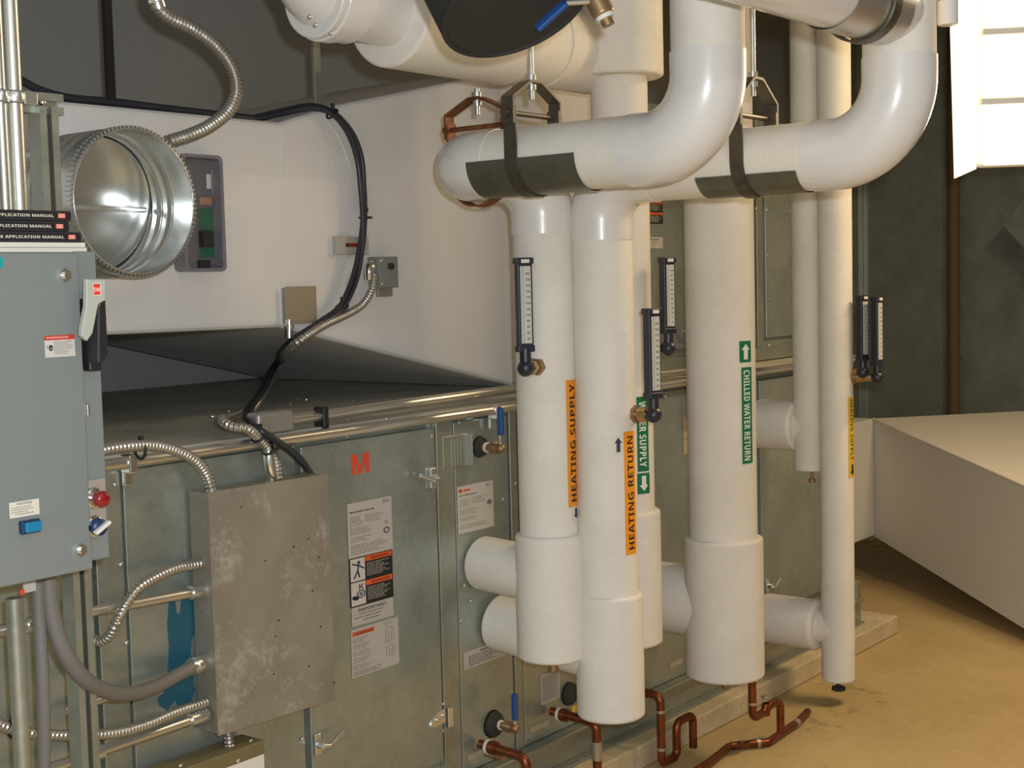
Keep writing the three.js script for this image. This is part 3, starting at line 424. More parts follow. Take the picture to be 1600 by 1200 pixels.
{ // armoured flexible conduits
  const flex = (label, pts, r = .0125, ends = true) => { const t = thing('flexible_conduit', label, 'conduit', 'armoured flexible conduits'); mesh('armour', flexSweep(pts, r), M.flex, t); return t; };
  const up = flex('looping armoured conduit between the round collar and the top of the photo', line('z', [[240, -30, -.16], [242, 4, -.16], [262, 25, -.16], [300, 44, -.16], [338, 72, -.16], [363, 106, -.16], [370, 140, -.16], [359, 170, -.16], [332, 194, -.16], [302, 209, -.16], [262, 222, -.17]]), .0165);
  const uc = sv(242, 4, 'z', -.16); mesh('connector', [rod(uc.clone().add(V(-.005, .03, 0)), uc.clone().add(V(.012, -.012, 0)), .021), ball(uc.clone().add(V(-.022, -.002, .01)), .008)], M.zinc, up);
  const b1 = flex('armoured conduit arching from the grey cabinet to the top of the dull metal box', line('z', [[110, 716, .1], [165, 702, .1], [200, 697, .1], [240, 696, .09], [275, 704, .08], [305, 720, .07], [322, 742, .06], [331, 768, .06], [333, 778, .05]]));
  tie(b1, sv(219, 703, 'z', .09), V(1, 0, 0), .02); const bc = sv(331, 766, 'z', .06); mesh('connector', rod(bc, bc.clone().add(V(0, -.025, 0)), .018), M.zinc, b1);
  const long = flex('armoured conduit following the black cables down from the small control box', [...line('z', [[585, 430, -.255], [581, 452, -.255], [568, 474, -.255], [546, 489, -.25], [506, 508, -.24], [466, 534, -.235]]), sv(436, 572, 'y', 1.4), sv(413, 612, 'y', 1.36), sv(388, 642, 'y', 1.345), sv(362, 652, 'y', 1.342), ...line('z', [[350, 660, .03], [364, 667, .06], [386, 670, .08], [404, 684, .07], [420, 702, .06], [431, 720, .06], [435, 748, .06]])], .0115);
  tie(long, sv(405, 682, 'z', .07), V(.6, -.8, 0), .02); tie(long, sv(424, 700, 'z', .065), V(.6, -.8, 0), .024);
  flex('armoured conduit curving into the upper left side of the dull metal box', line('z', [[322, 879, .05], [300, 883, .05], [272, 889, .06], [243, 902, .07], [215, 920, .08], [196, 945, .08], [182, 972, .09], [172, 992, .07], [158, 1002, .04], [146, 1000, .015]]), .0115);
  const bl = flex('lowest armoured conduit sagging into the bottom left of the dull metal box', line('z', [[-30, 1122, .12], [0, 1132, .12], [30, 1142, .12], [75, 1148, .12], [130, 1148, .12], [182, 1145, .11], [230, 1132, .09], [272, 1114, .07], [324, 1096, .05]]), .0115);
  tie(bl, sv(20, 1140, 'z', .12), V(1, 0, 0), .02);
  const sm = flex('short armoured nipple under the dull metal box', [sv(356, 1140, 'z', .06), sv(359, 1168, 'z', .06)], .0115);
  const hose = thing('grey_conduit', 'smooth grey sealed conduit looping below the cabinet to the metal box', 'conduit');
  mesh('hose', sweep(spline(line('z', [[73, 880, .34], [76, 910, .34], [79, 945, .34], [87, 985, .34], [102, 1022, .34], [126, 1055, .325], [160, 1078, .28], [200, 1084, .22], [240, 1074, .15], [275, 1056, .09], [302, 1041, .06]]), .015), .0165, 16), M.greyHose, hose);
  mesh('connector', [rod(sv(298, 1043, 'z', .06), sv(322, 1034, 'z', .055), .02), hexNut(sv(304, 1041, 'z', .059), sv(310, 1038, 'z', .058), .025)], M.zinc, hose);
}
function emt(label, pts, r, fit) { const t = thing('rigid_conduit', label, 'conduit', 'rigid steel conduits'); mesh('tube', sweep(pts, r, 14), M.emt, t); for (const g of fit ?? []) mesh('coupling', g, M.zinc, t); return t; }
{
  const seg = (a, b, za, zb = za) => [sv(...a, 'z', za), sv(...b, 'z', zb)];
  let p = seg([100, 964], [324, 922], .055); emt('thin steel conduit entering the side of the metal box, uppermost', p, .0125, [rod(sv(298, 926, 'z', .055), sv(322, 922, 'z', .055), .017)]);
  p = seg([100, 1112], [324, 1040], .04); emt('thin steel conduit entering the metal box behind the smooth grey conduit', p, .0105);
  p = [sv(40, 1214, 'z', .07), sv(150, 1176, 'z', .065), sv(285, 1130, 'z', .055), sv(324, 1116, 'z', .055)]; emt('thin steel conduit at the bottom left with a clamp, entering the metal box', spline(p, .03), .0125, [rod(sv(140, 1181, 'z', .066), sv(158, 1174, 'z', .065), .018), rod(sv(296, 1126, 'z', .055), sv(322, 1117, 'z', .055), .018)]);
  p = seg([-60, 998], [78, 969], .16); emt('short steel conduit with a coupling left of the sagging grey conduit', p, .0125, [rod(sv(40, 977, 'z', .16), sv(62, 972, 'z', .16), .016)]);
  // along the front of the air handler roof
  const y1 = 1.302, L = thing('rigid_conduit', 'long steel conduit clipped under the front edge of the air handler roof', 'conduit', 'rigid steel conduits');
  mesh('tube', rod(V(1.5, y1, .034), V(5.9, y1 + .012, .034), .0145), M.emt, L);
  for (const [px, py] of [[201, 716], [772, 640]]) { const c = sv(px, py, 'z', .034); mesh('clamp', [bx(c.x - .012, c.x + .012, y1 - .024, y1 + .02, .016, .054, .004), bx(c.x - .008, c.x + .014, y1 - .055, y1 - .022, .014, .026, .003)], M.chrome, L); }
  const U = thing('rigid_conduit', 'upper steel conduit with a grey angle fitting on the air handler roof', 'conduit', 'rigid steel conduits');
  const a = sv(462, 655, 'z', .0), b = sv(815, 606, 'z', -.02); mesh('tube', rod(V(a.x - .03, a.y, .0), V(b.x, b.y, -.02), .0145), M.emt, U); mesh('tube', rod(V(b.x - .01, b.y, -.02), V(4.6, b.y - .012, .022), .0145), M.emt, U);
  const f0 = sv(400, 655, 'z', .02), f1 = sv(452, 652, 'z', .005);
  mesh('angle_fitting', [bx(f0.x, f1.x, a.y - .028, a.y + .03, -.025, .028, .012), rod(V(f0.x + .02, a.y - .01, .01), V(f0.x + .022, a.y - .055, .02), .025, 18)], S({ color: lin(.36, .34, .3), metalness: .5, roughness: .4 }), U);
  const d0 = sv(418, 690, 'z', .05), d1 = sv(425, 749, 'z', .06); mesh('drop_tube', sweep(spline([V(f0.x + .022, a.y - .05, .02), d0, sv(420, 715, 'z', .06), d1], .02), .0155, 14), M.chrome, U);
  const c = sv(502, 649, 'z', .0); mesh('strap_clamp', [bx(c.x - .01, c.x + .01, c.y - .035, c.y + .024, -.02, .02, .004), rod(V(c.x - .03, c.y + .014, .012), V(c.x + .01, c.y + .016, .012), .004)], M.black, U);
}

// ───────────────────────── dull metal junction box ─────────────────────────
{
  const c0 = sv(289, 766, 'z', 0), xl = c0.x, zl = sv(325, 771, 'x', xl).z, zr = zl + .022, yt = sv(325, 771, 'x', xl).y, yb = sv(342, 1148, 'x', xl).y, fr = sv(509, 749, 'z', zr), xr = fr.x, t = thing('junction_box', 'large dull grey sheet metal junction box on the air handler front', 'junction box');
  const p = [V(xl, yb, zl), V(xr, yb, zr), V(xr, yt, zr), V(xl, yt, zl), V(xl, yb, .015), V(xr, yb, .015), V(xr, yt, .015), V(xl, yt, .015)];
  mesh('body', hexa(p), M.box, t);
  const q = p.slice(0, 4).map((v, i) => v.clone().add(V(i === 0 || i === 3 ? -.003 : .003, i < 2 ? -.003 : .003, .001))), q2 = q.map((v) => v.clone().add(V(0, 0, .003)));
  mesh('cover', hexa([...q2, ...q]), M.box, t);
  for (const [px, py] of [[378, 792], [478, 841], [456, 854], [493, 870], [484, 922], [434, 969], [496, 978], [429, 994], [479, 1040], [427, 1053], [516, 1065], [414, 876]]) { const s = sv(px, py, 'z', zl + .012); mesh('punched_hole', new THREE.CylinderGeometry(.0024, .0024, .0016, 8).rotateX(Math.PI / 2).translate(s.x, s.y, zl + .022 * (s.x - xl) / (xr - xl) + .0045), M.blackMatte, t); }
  const u = thing('splice_box', 'small brown metal box with a cream label at the bottom edge', 'junction box');
  const a = sv(413, 1156, 'z', .1), l0 = sv(250, 1200, 'z', .1);
  mesh('body', bx(l0.x - .02, a.x, a.y - .26, a.y, .015, .1, .003), M.olive, u); const w = sv(412, 1178, 'z', .101);
  label2('label', M.knobWhite, l0.x, a.x - .004, w.y - .2, w.y, .1012, u, 'cream paper label'); const s1 = sv(392, 1157, 'z', .08), s2 = sv(282, 1190, 'z', .08); screw(u, s1.x, a.y, .08); screw(u, s2.x, a.y, .08); screw(u, s1.x - .06, a.y - .03, .1);
}

// ───────────────────────── grey disconnect cabinet with manuals on top ─────────────────────────
{
  const z = .55, t = thing('disconnect_cabinet', 'grey electrical disconnect cabinet with black switch handle at the left edge', 'cabinet');
  const yT = 1.772, yB = 1.196, xd = sv(128, 640, 'z', z).x, xr = sv(161, 640, 'z', z).x, xl = .86;
  mesh('body', bx(xl, xr, yB + .012, yT, z - .2, z - .004, .004), M.cabinetEdge, t);
  mesh('flange', bx(xd + .002, xr + .001, yB + .012, yT + .001, z - .02, z - .001, .003), M.cabinet, t);
  const door = mesh('door', bx(xl, xd, yB, yT - .002, z - .004, z + .012, .004), M.cabinet, t);
  const zd = z + .012;
  for (const [px, py] of [[99, 430], [124, 859]]) { const c = sv(px, py, 'z', zd); mesh('latch_bolt', [hexNut(V(c.x, c.y, zd), V(c.x, c.y, zd + .008), .012), rod(V(c.x, c.y, zd), V(c.x, c.y, zd + .014), .007)], M.chrome, door); }
  onFace('warning_label', P.cabWarn, [69, 525], [118, 556], zd + .001, door, 'white label with a red bar');
  onFace('caution_label', P.caution, [14, 786], [62, 803], zd + .001, door, 'cream caution label');
  { const a = sv(28, 814, 'z', zd), b = sv(59, 830, 'z', zd); mesh('button_bezel', bx(a.x, b.x, b.y, a.y, zd, zd + .012, .003), M.darkBlue, door); mesh('push_button', bx(a.x + .004, b.x - .003, b.y + .003, a.y - .003, zd + .01, zd + .02, .003), M.blueButton, door); }
  onFace('emblem', M.teal, [-30, 402], [5, 418], zd + .001, door, 'teal printed emblem');
  // switch handle on the flange
  const s = (x, y, k = 0) => sv(x, y, 'z', z + k), h0 = s(124, 466), h1 = s(146, 579);
  const sw = mesh('switch_base', bx(h0.x, h1.x + .004, h1.y, h0.y, z - .002, z + .022, .004), M.black, t);
  const k0 = s(143, 470, .03), k1 = s(160, 566, .03); mesh('switch_hood', prism([[k0.x, k0.y], [k1.x, k0.y], [k1.x, k1.y + .014], [k1.x - .012, k1.y], [k0.x - .006, k1.y]], z + .016, z + .05, .004), M.black, t);
  const arm = new THREE.Shape(), ap = [[134, 438], [161, 438], [161, 468], [150, 474], [141, 520], [134, 530], [127, 524], [127, 514], [134, 478]].map(([x, y]) => s(x, y, .055)); ap.forEach((p, i) => (i ? arm.lineTo(p.x, p.y) : arm.moveTo(p.x, p.y)));
  const lever = mesh('switch_lever', metreUV(new THREE.ExtrudeGeometry(arm, { depth: .008, bevelEnabled: true, bevelSize: .002, bevelThickness: .002, bevelSegments: 2 }).translate(0, 0, z + .05)), M.handleGrey, t);
  const o0 = s(145, 442, .0615), o1 = s(158, 462, .0615); label2('on_mark', P.on, o0.x, o1.x, o1.y, o0.y, z + .0615, lever, 'red tab reading ON'); const g0 = s(149, 468, .055), g1 = s(157, 478, .055); mesh('latch_clip', bx(g0.x, g1.x, g1.y, g0.y, z + .05, z + .056, .001), M.chrome, t);
  const w0 = s(129, 630), w1 = s(141, 650); mesh('door_catch', [bx(w0.x, w1.x - .006, w1.y, w0.y, z, z + .006, .001), rod(V(w0.x + .006, w1.y + .002, z + .006), V(w0.x + .006, w0.y - .002, z + .006), .004)], M.chrome, t);
  // pilot lamp and selector
  for (const [py0, py1, kind] of [[754, 786, 'lamp'], [794, 822, 'selector']]) {
    const a = s(134, py0 - 3), b = s(165, py1 + 5); mesh('legend_plate', bx(a.x, b.x, b.y, a.y, z - .001, z + .003, .001), M.plate, t);
    const c = s(kind === 'lamp' ? 144 : 145, kind === 'lamp' ? 778 : 822); mesh('chrome_ring', along(lathe([[.001, 0], [.021, 0], [.021, .006], [.017, .012], [.001, .012]], 28), V(c.x, c.y, z), V(c.x, c.y, z + .02)), M.chrome, t);
    if (kind === 'lamp') mesh('pilot_lens', along(lathe([[.001, .03], [.008, .0295], [.013, .027], [.0155, .022], [.0155, 0], [.001, 0]].reverse(), 28), V(c.x, c.y, z + .01), V(c.x, c.y, z + .05)), M.redLens, t);
    else { const kn = mesh('selector_knob', along(lathe([[.001, 0], [.016, 0], [.015, .014], [.001, .014]], 28), V(c.x, c.y, z + .01), V(c.x, c.y, z + .05)), M.darkBlue, t); const bar = new RoundedBoxGeometry(.036, .007, .012, 2, .002).rotateZ(.5).translate(c.x, c.y, z + .029); mesh('pointer_bar', bar, M.knobWhite, kn); }
  }
  // loose papers and three manuals on the cabinet
  const pp = thing('paper_stack', 'loose cream papers between the cabinet and the manuals', 'papers');
  const pe = sv(137, 384, 'z', z - .01).x; mesh('sheets', bx(xl + .05, pe, yT, yT + .008, z - .2, z - .012, .001), M.paper, pp); mesh('sheets', bx(xl + .03, pe - .006, yT + .0082, yT + .017, z - .19, z - .008, .001), M.paper, pp);
  const spines = ['DRIVE USER MANUAL / TURBO DISK APPLICATION MANUAL', 'DRIVE USER MANUAL / TURBO DISK APPLICATION MANUAL', 'DRIVE USER MANUAL / TURBO DISK APPLICATION MANUAL'];
  const names = ['lowest black manual, jutting out furthest, on the cabinet', 'middle black manual of the stack on the cabinet', 'topmost black manual of the stack on the cabinet'], ends = [127, 108, 111];
  let y = yT + .0175;
  for (let i = 0; i < 3; i++) { const b = thing('manual', names[i], 'book', 'black manuals on the cabinet'), zb = z - .012 - i * .004, x1 = sv(ends[i], 370 - i * 18, 'z', zb).x, h = .0185; mesh('cover', bx(x1 - .29, x1, y, y + h, zb - .2, zb, .002), M.blackMatte, b); label2('spine_print', P.spine(spines[i]), x1 - .288, x1 - .001, y + .0035, y + h - .003, zb + .0006, b, 'printed spine'); mesh('pages', bx(x1 - .286, x1 + .0005, y + .003, y + h - .003, zb - .196, zb - .006), M.paper, b); y += h + .0006; }
}

// ───────────────────────── struts and vertical conduits at the left ─────────────────────────
function strut(label, a, b, w, d, name = 'strut_channel') {                                // an open steel channel between two points, its slot towards +z
  const t = thing(name, label, 'channel'), L = a.distanceTo(b), s = new THREE.Shape([[-w / 2, 0], [w / 2, 0], [w / 2, d], [w / 2 - .015, d], [w / 2 - .015, d - .008], [w / 2 - .0125, d - .008], [w / 2 - .0125, d - .0028], [w / 2 - .0028, d - .0028], [w / 2 - .0028, .0028], [-w / 2 + .0028, .0028], [-w / 2 + .0028, d - .0028], [-w / 2 + .0125, d - .0028], [-w / 2 + .0125, d - .008], [-w / 2 + .015, d - .008], [-w / 2 + .015, d], [-w / 2, d]].map(([x, y]) => new THREE.Vector2(x, y)));
  const g = new THREE.ExtrudeGeometry(s, { depth: L, bevelEnabled: false }), up = b.clone().sub(a).normalize(), out = V(0, 0, 1).addScaledVector(up, -up.z).normalize(), side = out.clone().cross(up);
  g.applyMatrix4(new THREE.Matrix4().makeBasis(side, out, up).setPosition(a)); mesh('channel', metreUV(g), M.galv, t); return t;
}
{
  const zs = .26, at = (x, y, z = zs) => sv(x, y, 'z', z);
  let a = at(124, 1190), b = at(118, 1000); strut('upright steel strut channel below the grey cabinet', V(a.x, .05, zs), V(a.x, 1.32, zs), .041, .041);
  const base = at(70, 240, .3), xs = base.x; strut('upright steel strut channel above the manuals', V(xs, 1.3, .28), V(xs, sv(70, 168, 'z', .3).y, .28), .041, .041);
  const yh = sv(50, 160, 'z', .3).y, hz = strut('horizontal steel strut crossing the conduits above the manuals', V(.7, yh, .275), V(sv(97, 158, 'z', .3).x, yh, .275), .041, .03);
  mesh('bolt', ball(V(sv(67, 160, 'z', .31).x, yh, .308), .008), M.chrome, hz);
  for (const [px, r, l] of [[5, .011, 'leftmost vertical steel conduit above the manuals'], [27, .0155, 'vertical steel conduit above the manuals, beside the strut']]) {
    const c = sv(px, 250, 'z', .34), t = thing('rigid_conduit', l, 'conduit', 'rigid steel conduits'); mesh('tube', rod(V(c.x, 1.79, .34), V(c.x, 3.39, .34), r, 18), M.emt, t); mesh('strap', [new THREE.TorusGeometry(r + .002, .003, 8, 24).scale(1, 1, 4).rotateX(Math.PI / 2).translate(c.x, yh, .34).toNonIndexed(), bx(c.x + r, c.x + r + .03, yh - .012, yh + .012, .33, .35, .003)], M.zinc, t);
  }
  { const c = sv(28, 1050, 'z', .36); single('rigid_conduit', rod(V(c.x, .02, .36), V(c.x, sv(18, 935, 'z', .36).y, .36), .0165, 18), M.galv, 'thick vertical conduit with an open top below the cabinet', 'conduit', 'rigid steel conduits'); }
  { const c = sv(58, 1000, 'z', .32); single('drop_conduit', sweep(spline([V(c.x, 1.2, .33), V(c.x, .9, .33), V(c.x + .005, .7, .3), V(c.x - .02, .45, .24)], .03), .013, 14), M.greyHose, 'thin grey conduit dropping behind the thick open conduit', 'conduit'); }
  { const a = sv(47, 915, 'z', .42), t = thing('hanging_tag', 'small white tag with a red end under the cabinet', 'tag'); mesh('tag', bx(a.x - .014, a.x + .012, a.y - .012, a.y + .012, .418, .42), P.nextTag, t); mesh('red_end', bx(a.x - .021, a.x - .012, a.y - .014, a.y - .004, .417, .422, .002), M.red, t); mesh('string', rod(V(a.x, a.y + .01, .419), V(a.x, 1.21, .419), .0012, 6), M.white, t); }
  // hanger strut and dark angle behind the cables
  { const c = sv(497, 120, 'z', -.36); const t = thing('hanger_strap', 'flat galvanized hanger strap between the white duct and the big pipe', 'strap'); mesh('strap', bx(c.x - .014, c.x + .014, sv(497, 182, 'z', -.36).y, 3.39, -.372, -.36, .001), M.galv, t); }
  { const c = sv(173, 80, 'z', -1.0); single('hanger_angle', bx(c.x - .013, c.x + .013, sv(177, 165, 'z', -1.0).y - .05, 3.39, -1.02, -1.0, .001), M.blackMatte, 'dark vertical hanger bar in front of the grey wall', 'bar'); }
}

// ───────────────────────── insulated piping ─────────────────────────
const TOP = 3.39;
function straight(parent, a, b, R, m = M.jacket, name = 'pipe_run') { return mesh(name, sweep([a, b], R, 44), m, parent); }
function elbowCover(parent, a, b, c, r, R, lap = .05) {                      // glossy moulded cover on a bend, lapping over the straight runs
  const arc = bend(a, b, c, r, 20), u = a.clone().sub(b).normalize(), v = c.clone().sub(b).normalize();
  const pts = [arc[0].clone().addScaledVector(u, lap), ...arc, arc.at(-1).clone().addScaledVector(v, lap)];
  return mesh('elbow_cover', sweep(pts, R + .0025, 44), M.pvc, parent);
}
function piped(parent, corners, rad, R, laps = .05) {
  const n = corners.length; let from = corners[0];
  for (let i = 1; i < n; i++) {
    const b = corners[i];
    if (i < n - 1) {
      const u = corners[i - 1].clone().sub(b).normalize(), v = corners[i + 1].clone().sub(b).normalize(), t = rad[i - 1] / Math.tan(u.angleTo(v) / 2);
      const end = b.clone().addScaledVector(u, t); if (from.distanceTo(end) > .01) straight(parent, from, end, R);
      elbowCover(parent, corners[i - 1], b, corners[i + 1], rad[i - 1], R, laps); from = b.clone().addScaledVector(v, t);
    } else straight(parent, from, b, R);
  }
}
// a label wrapped on an upright pipe; turn: degrees from the side that faces the viewer towards the viewer's right
function wrapLabel(parent, name, m, X, Z, R, y0, y1, turn, width, lab) {
  const base = Math.atan2(EYE.z - Z, EYE.x - X), a0 = base - turn * DEG, half = width / R / 2, n = 10, pos = [], nor = [], uv = [], idx = [];
  for (let i = 0; i <= n; i++) { const a = a0 + half - (i / n) * 2 * half, c = Math.cos(a), s = Math.sin(a); for (const [y, v] of [[y0, 0], [y1, 1]]) { pos.push(X + c * (R + .0012), y, Z + s * (R + .0012)); nor.push(c, 0, s); uv.push(i / n, v); } }
  for (let i = 0; i < n; i++) { const k = i * 2; idx.push(k, k + 2, k + 1, k + 1, k + 2, k + 3); }
  const g = new THREE.BufferGeometry(); g.setAttribute('position', new THREE.Float32BufferAttribute(pos, 3)); g.setAttribute('normal', new THREE.Float32BufferAttribute(nor, 3)); g.setAttribute('uv', new THREE.Float32BufferAttribute(uv, 2)); g.setIndex(idx);
  const o = mesh(name, g, m, parent); if (lab) o.userData.label = lab; return o;
}
const banner = (text, bg, fg, down, edge) => paint(150, 1150, (g, w, h) => { g.fillStyle = bg; g.fillRect(0, 0, w, h); if (edge) { g.strokeStyle = edge; g.lineWidth = 7; g.strokeRect(2, 2, w - 4, h - 4); } g.save(); g.translate(w / 2, h / 2); g.rotate(down ? Math.PI / 2 : -Math.PI / 2); g.font = 'bold 112px sans-serif'; const s = (h - 70) / g.measureText(text).width; g.scale(Math.min(s, 1.25), 1); word(g, text, 0, 4, 112, fg); g.restore(); });
const arrow = (bg, fg, down, edge) => paint(150, 250, (g, w, h) => { g.fillStyle = bg; g.fillRect(0, 0, w, h); if (edge) { g.strokeStyle = edge; g.lineWidth = 7; g.strokeRect(2, 2, w - 4, h - 4); } g.save(); g.translate(w / 2, h / 2); if (down) g.rotate(Math.PI); g.fillStyle = fg; g.beginPath(); g.moveTo(0, -92); g.lineTo(52, -20); g.lineTo(26, -20); g.lineTo(26, 92); g.lineTo(-26, 92); g.lineTo(-26, -20); g.lineTo(-52, -20); g.fill(); g.restore(); });
const yAt = (px, py, X) => sv(px, py, 'x', X).y;
const PR = .0875;

// heating supply: stub, tee, riser, then over to the front run and up
const HS = { x: 3.22 }; HS.z = sv(861, 925, 'x', HS.x).z;
const hs = thing('insulated_pipe', 'white insulated heating supply riser and the front overhead run with its left rounded end', 'pipe');
const AX = 2.9, AY = 2.012, AZ = 1.035;
piped(hs, [V(HS.x, .78, HS.z), V(HS.x, AY, HS.z), V(AX, AY, .165), V(AX, AY, AZ), V(AX, TOP, AZ)], [.13, .125, .165], PR);
mesh('tee_cover', sleeve(V(HS.x, yAt(862, 1026, HS.x), HS.z), V(HS.x, yAt(861, 832, HS.x), HS.z), .1025), M.jacket, hs);
mesh('stub', sleeve(V(3.245, .838, .012), V(HS.x, .83, HS.z), .083), M.jacket, hs);
{ const y = yAt(862, 1026, HS.x), c = V(HS.x + .03, y, HS.z - .02); mesh('drain_plug', [rod(c, c.clone().add(V(0, -.028, 0)), .013), hexNut(c.clone().add(V(0, -.02, 0)), c.clone().add(V(0, -.05, 0)), .017)], M.bronze, hs); }
wrapLabel(hs, 'pipe_marker', banner('HEATING SUPPLY', '#e8921c', '#2a1a08', false), HS.x, HS.z, PR, yAt(896, 792, HS.x), yAt(896, 594, HS.x), 56, .05, 'orange marker reading HEATING SUPPLY');
wrapLabel(hs, 'flow_arrow', arrow('#d9d2c6', '#3a3c50', true), HS.x, HS.z, PR, yAt(902, 815, HS.x), yAt(902, 792, HS.x), 62, .04, 'dark arrow pointing down');
// heating return: riser turning into the second overhead run
const HR = { x: 3.315 }; HR.z = sv(953, 1020, 'x', HR.x).z;
const hr = thing('insulated_pipe', 'white insulated heating return riser with the second overhead run behind the front one', 'pipe');
const BY = 2.0, BZ = sv(1405, 120, 'x', HR.x).z;
piped(hr, [V(HR.x, .6, HR.z), V(HR.x, BY, HR.z), V(HR.x, BY, BZ), V(HR.x, TOP, BZ)], [.14, .175], PR + .001);
mesh('tee_cover', sleeve(V(HR.x, yAt(955, 1117, HR.x), HR.z), V(HR.x, yAt(953, 925, HR.x), HR.z), .1), M.jacket, hr);
mesh('stub', sleeve(V(3.315, .64, .012), V(HR.x, .6, HR.z), .088), M.jacket, hr);
const CY = 2.325; mesh('branch_run', sleeve(V(HR.x - .02, CY, BZ), V(1.9, CY, BZ), PR - .008), M.pvc, hr);
wrapLabel(hr, 'pipe_marker', banner('HEATING RETURN', '#e8921c', '#2a1a08', false), HR.x, HR.z, PR, yAt(984, 865, HR.x), yAt(984, 673, HR.x), 52, .05, 'orange marker reading HEATING RETURN');
wrapLabel(hr, 'flow_arrow', arrow('#d9d2c6', '#3a3c50', false), HR.x, HR.z, PR, yAt(967, 707, HR.x), yAt(967, 676, HR.x), 24, .034, 'dark arrow pointing up');
// chilled water supply riser, with the large main along the wall
const CS = { z: .24 }; CS.x = sv(972, 400, 'z', CS.z).x;
const cs = thing('insulated_pipe', 'white chilled water supply riser hidden behind the heating return, with the fat overhead main', 'pipe');
straight(cs, V(CS.x, .6, CS.z), V(CS.x, TOP, CS.z), .09);
mesh('tee_cover', sleeve(V(CS.x, yAt(1000, 1006, CS.x), CS.z), V(CS.x, yAt(1000, 797, CS.x), CS.z), .108), M.jacket, cs);
mesh('stub', sleeve(V(CS.x, .62, .015), V(CS.x, .62, CS.z), .088), M.jacket, cs);
{
  const y = 2.403, yb = yAt(970, 122, CS.x); mesh('tee_cover', sleeve(V(CS.x, yb, CS.z), V(CS.x, yb + .52, CS.z), .142), M.jacket, cs);
  const X = (px, py) => sv(px, py, 'z', CS.z).x;
  mesh('main_run', sleeve(V(X(770, 60), y + .012, CS.z - .1), V(CS.x, y + .012, CS.z - .1), .126), M.jacket, cs); mesh('main_band', sleeve(V(X(885, 60), y + .012, CS.z - .1), V(X(905, 60), y + .012, CS.z - .1), .13, .002), M.jacket, cs);
  mesh('main_run', sleeve(V(X(606, 40), y, CS.z), V(X(790, 60), y, CS.z), .148), M.jacket, cs);
  const xe = X(478, 20); mesh('main_run', sleeve(V(xe + .1, y, CS.z), V(X(640, 40), y, CS.z), .094), M.pvc, cs); elbowCover(cs, V(xe + .4, y, CS.z), V(xe, y, CS.z), V(xe, y + .4, CS.z), .125, .096, .02); straight(cs, V(xe, y + .12, CS.z), V(xe, TOP, CS.z), .1, M.pvc);
  mesh('main_band', sleeve(V(X(490, 20), y, CS.z), V(X(545, 20), y, CS.z), .105, .006), M.pvc, cs); mesh('main_band', sleeve(V(X(500, 20), y, CS.z), V(X(520, 20), y, CS.z), .11, .005), M.pvc, cs);
  for (const [px, py] of [[484, 26], [493, 39], [517, 52]]) { const p = sv(px, py, 'z', CS.z + .085); mesh('rivet', ball(p, .005), M.zinc, cs); }
}
wrapLabel(cs, 'pipe_marker', banner('WATER SUPPLY', '#0d6b4c', '#dfe2d4', true, '#dfe2d4'), CS.x, CS.z, .09, yAt(1008, 735, CS.x), yAt(1008, 618, CS.x), 38, .05, 'green marker reading WATER SUPPLY');
wrapLabel(cs, 'flow_arrow', arrow('#0d6b4c', '#dfe2d4', true), CS.x, CS.z, .09, yAt(1008, 769, CS.x), yAt(1008, 737, CS.x), 38, .05, 'green tag with a white arrow pointing down');
// chilled water return riser
const CR = { z: .3 }; CR.x = sv(1127, 620, 'z', CR.z).x;
const cr = thing('insulated_pipe', 'thick white chilled water return riser, the widest upright pipe', 'pipe');
straight(cr, V(CR.x, .6, CR.z), V(CR.x, TOP, CR.z), .119);
mesh('tee_cover', sleeve(V(CR.x, yAt(1132, 1054, CR.x), CR.z), V(CR.x, yAt(1132, 838, CR.x), CR.z), .138), M.jacket, cr);
mesh('stub', sleeve(V(CR.x, .545, .015), V(CR.x, .545, CR.z), .125, .02), M.jacket, cr);
{ const y = yAt(1132, 1054, CR.x), c = V(CR.x, y, CR.z); mesh('drain_cock', [rod(c, c.clone().add(V(0, -.04, 0)), .012), ball(c.clone().add(V(0, -.035, 0)), .018), bx(c.x + .01, c.x + .045, c.y - .02, c.y - .012, c.z - .006, c.z + .006, .002)].map((g) => { g.deleteAttribute('uv'); return g; }), M.bronze, cr); }
wrapLabel(cr, 'pipe_marker', banner('CHILLED WATER RETURN', '#0d6b4c', '#dfe2d4', true, '#dfe2d4'), CR.x, CR.z, .119, yAt(1168, 723, CR.x), yAt(1168, 572, CR.x), 47, .055, 'green marker reading CHILLED WATER RETURN');
wrapLabel(cr, 'flow_arrow', arrow('#0d6b4c', '#dfe2d4', false), CR.x, CR.z, .119, yAt(1166, 565, CR.x), yAt(1166, 532, CR.x), 45, .055, 'green tag with a white arrow pointing up');
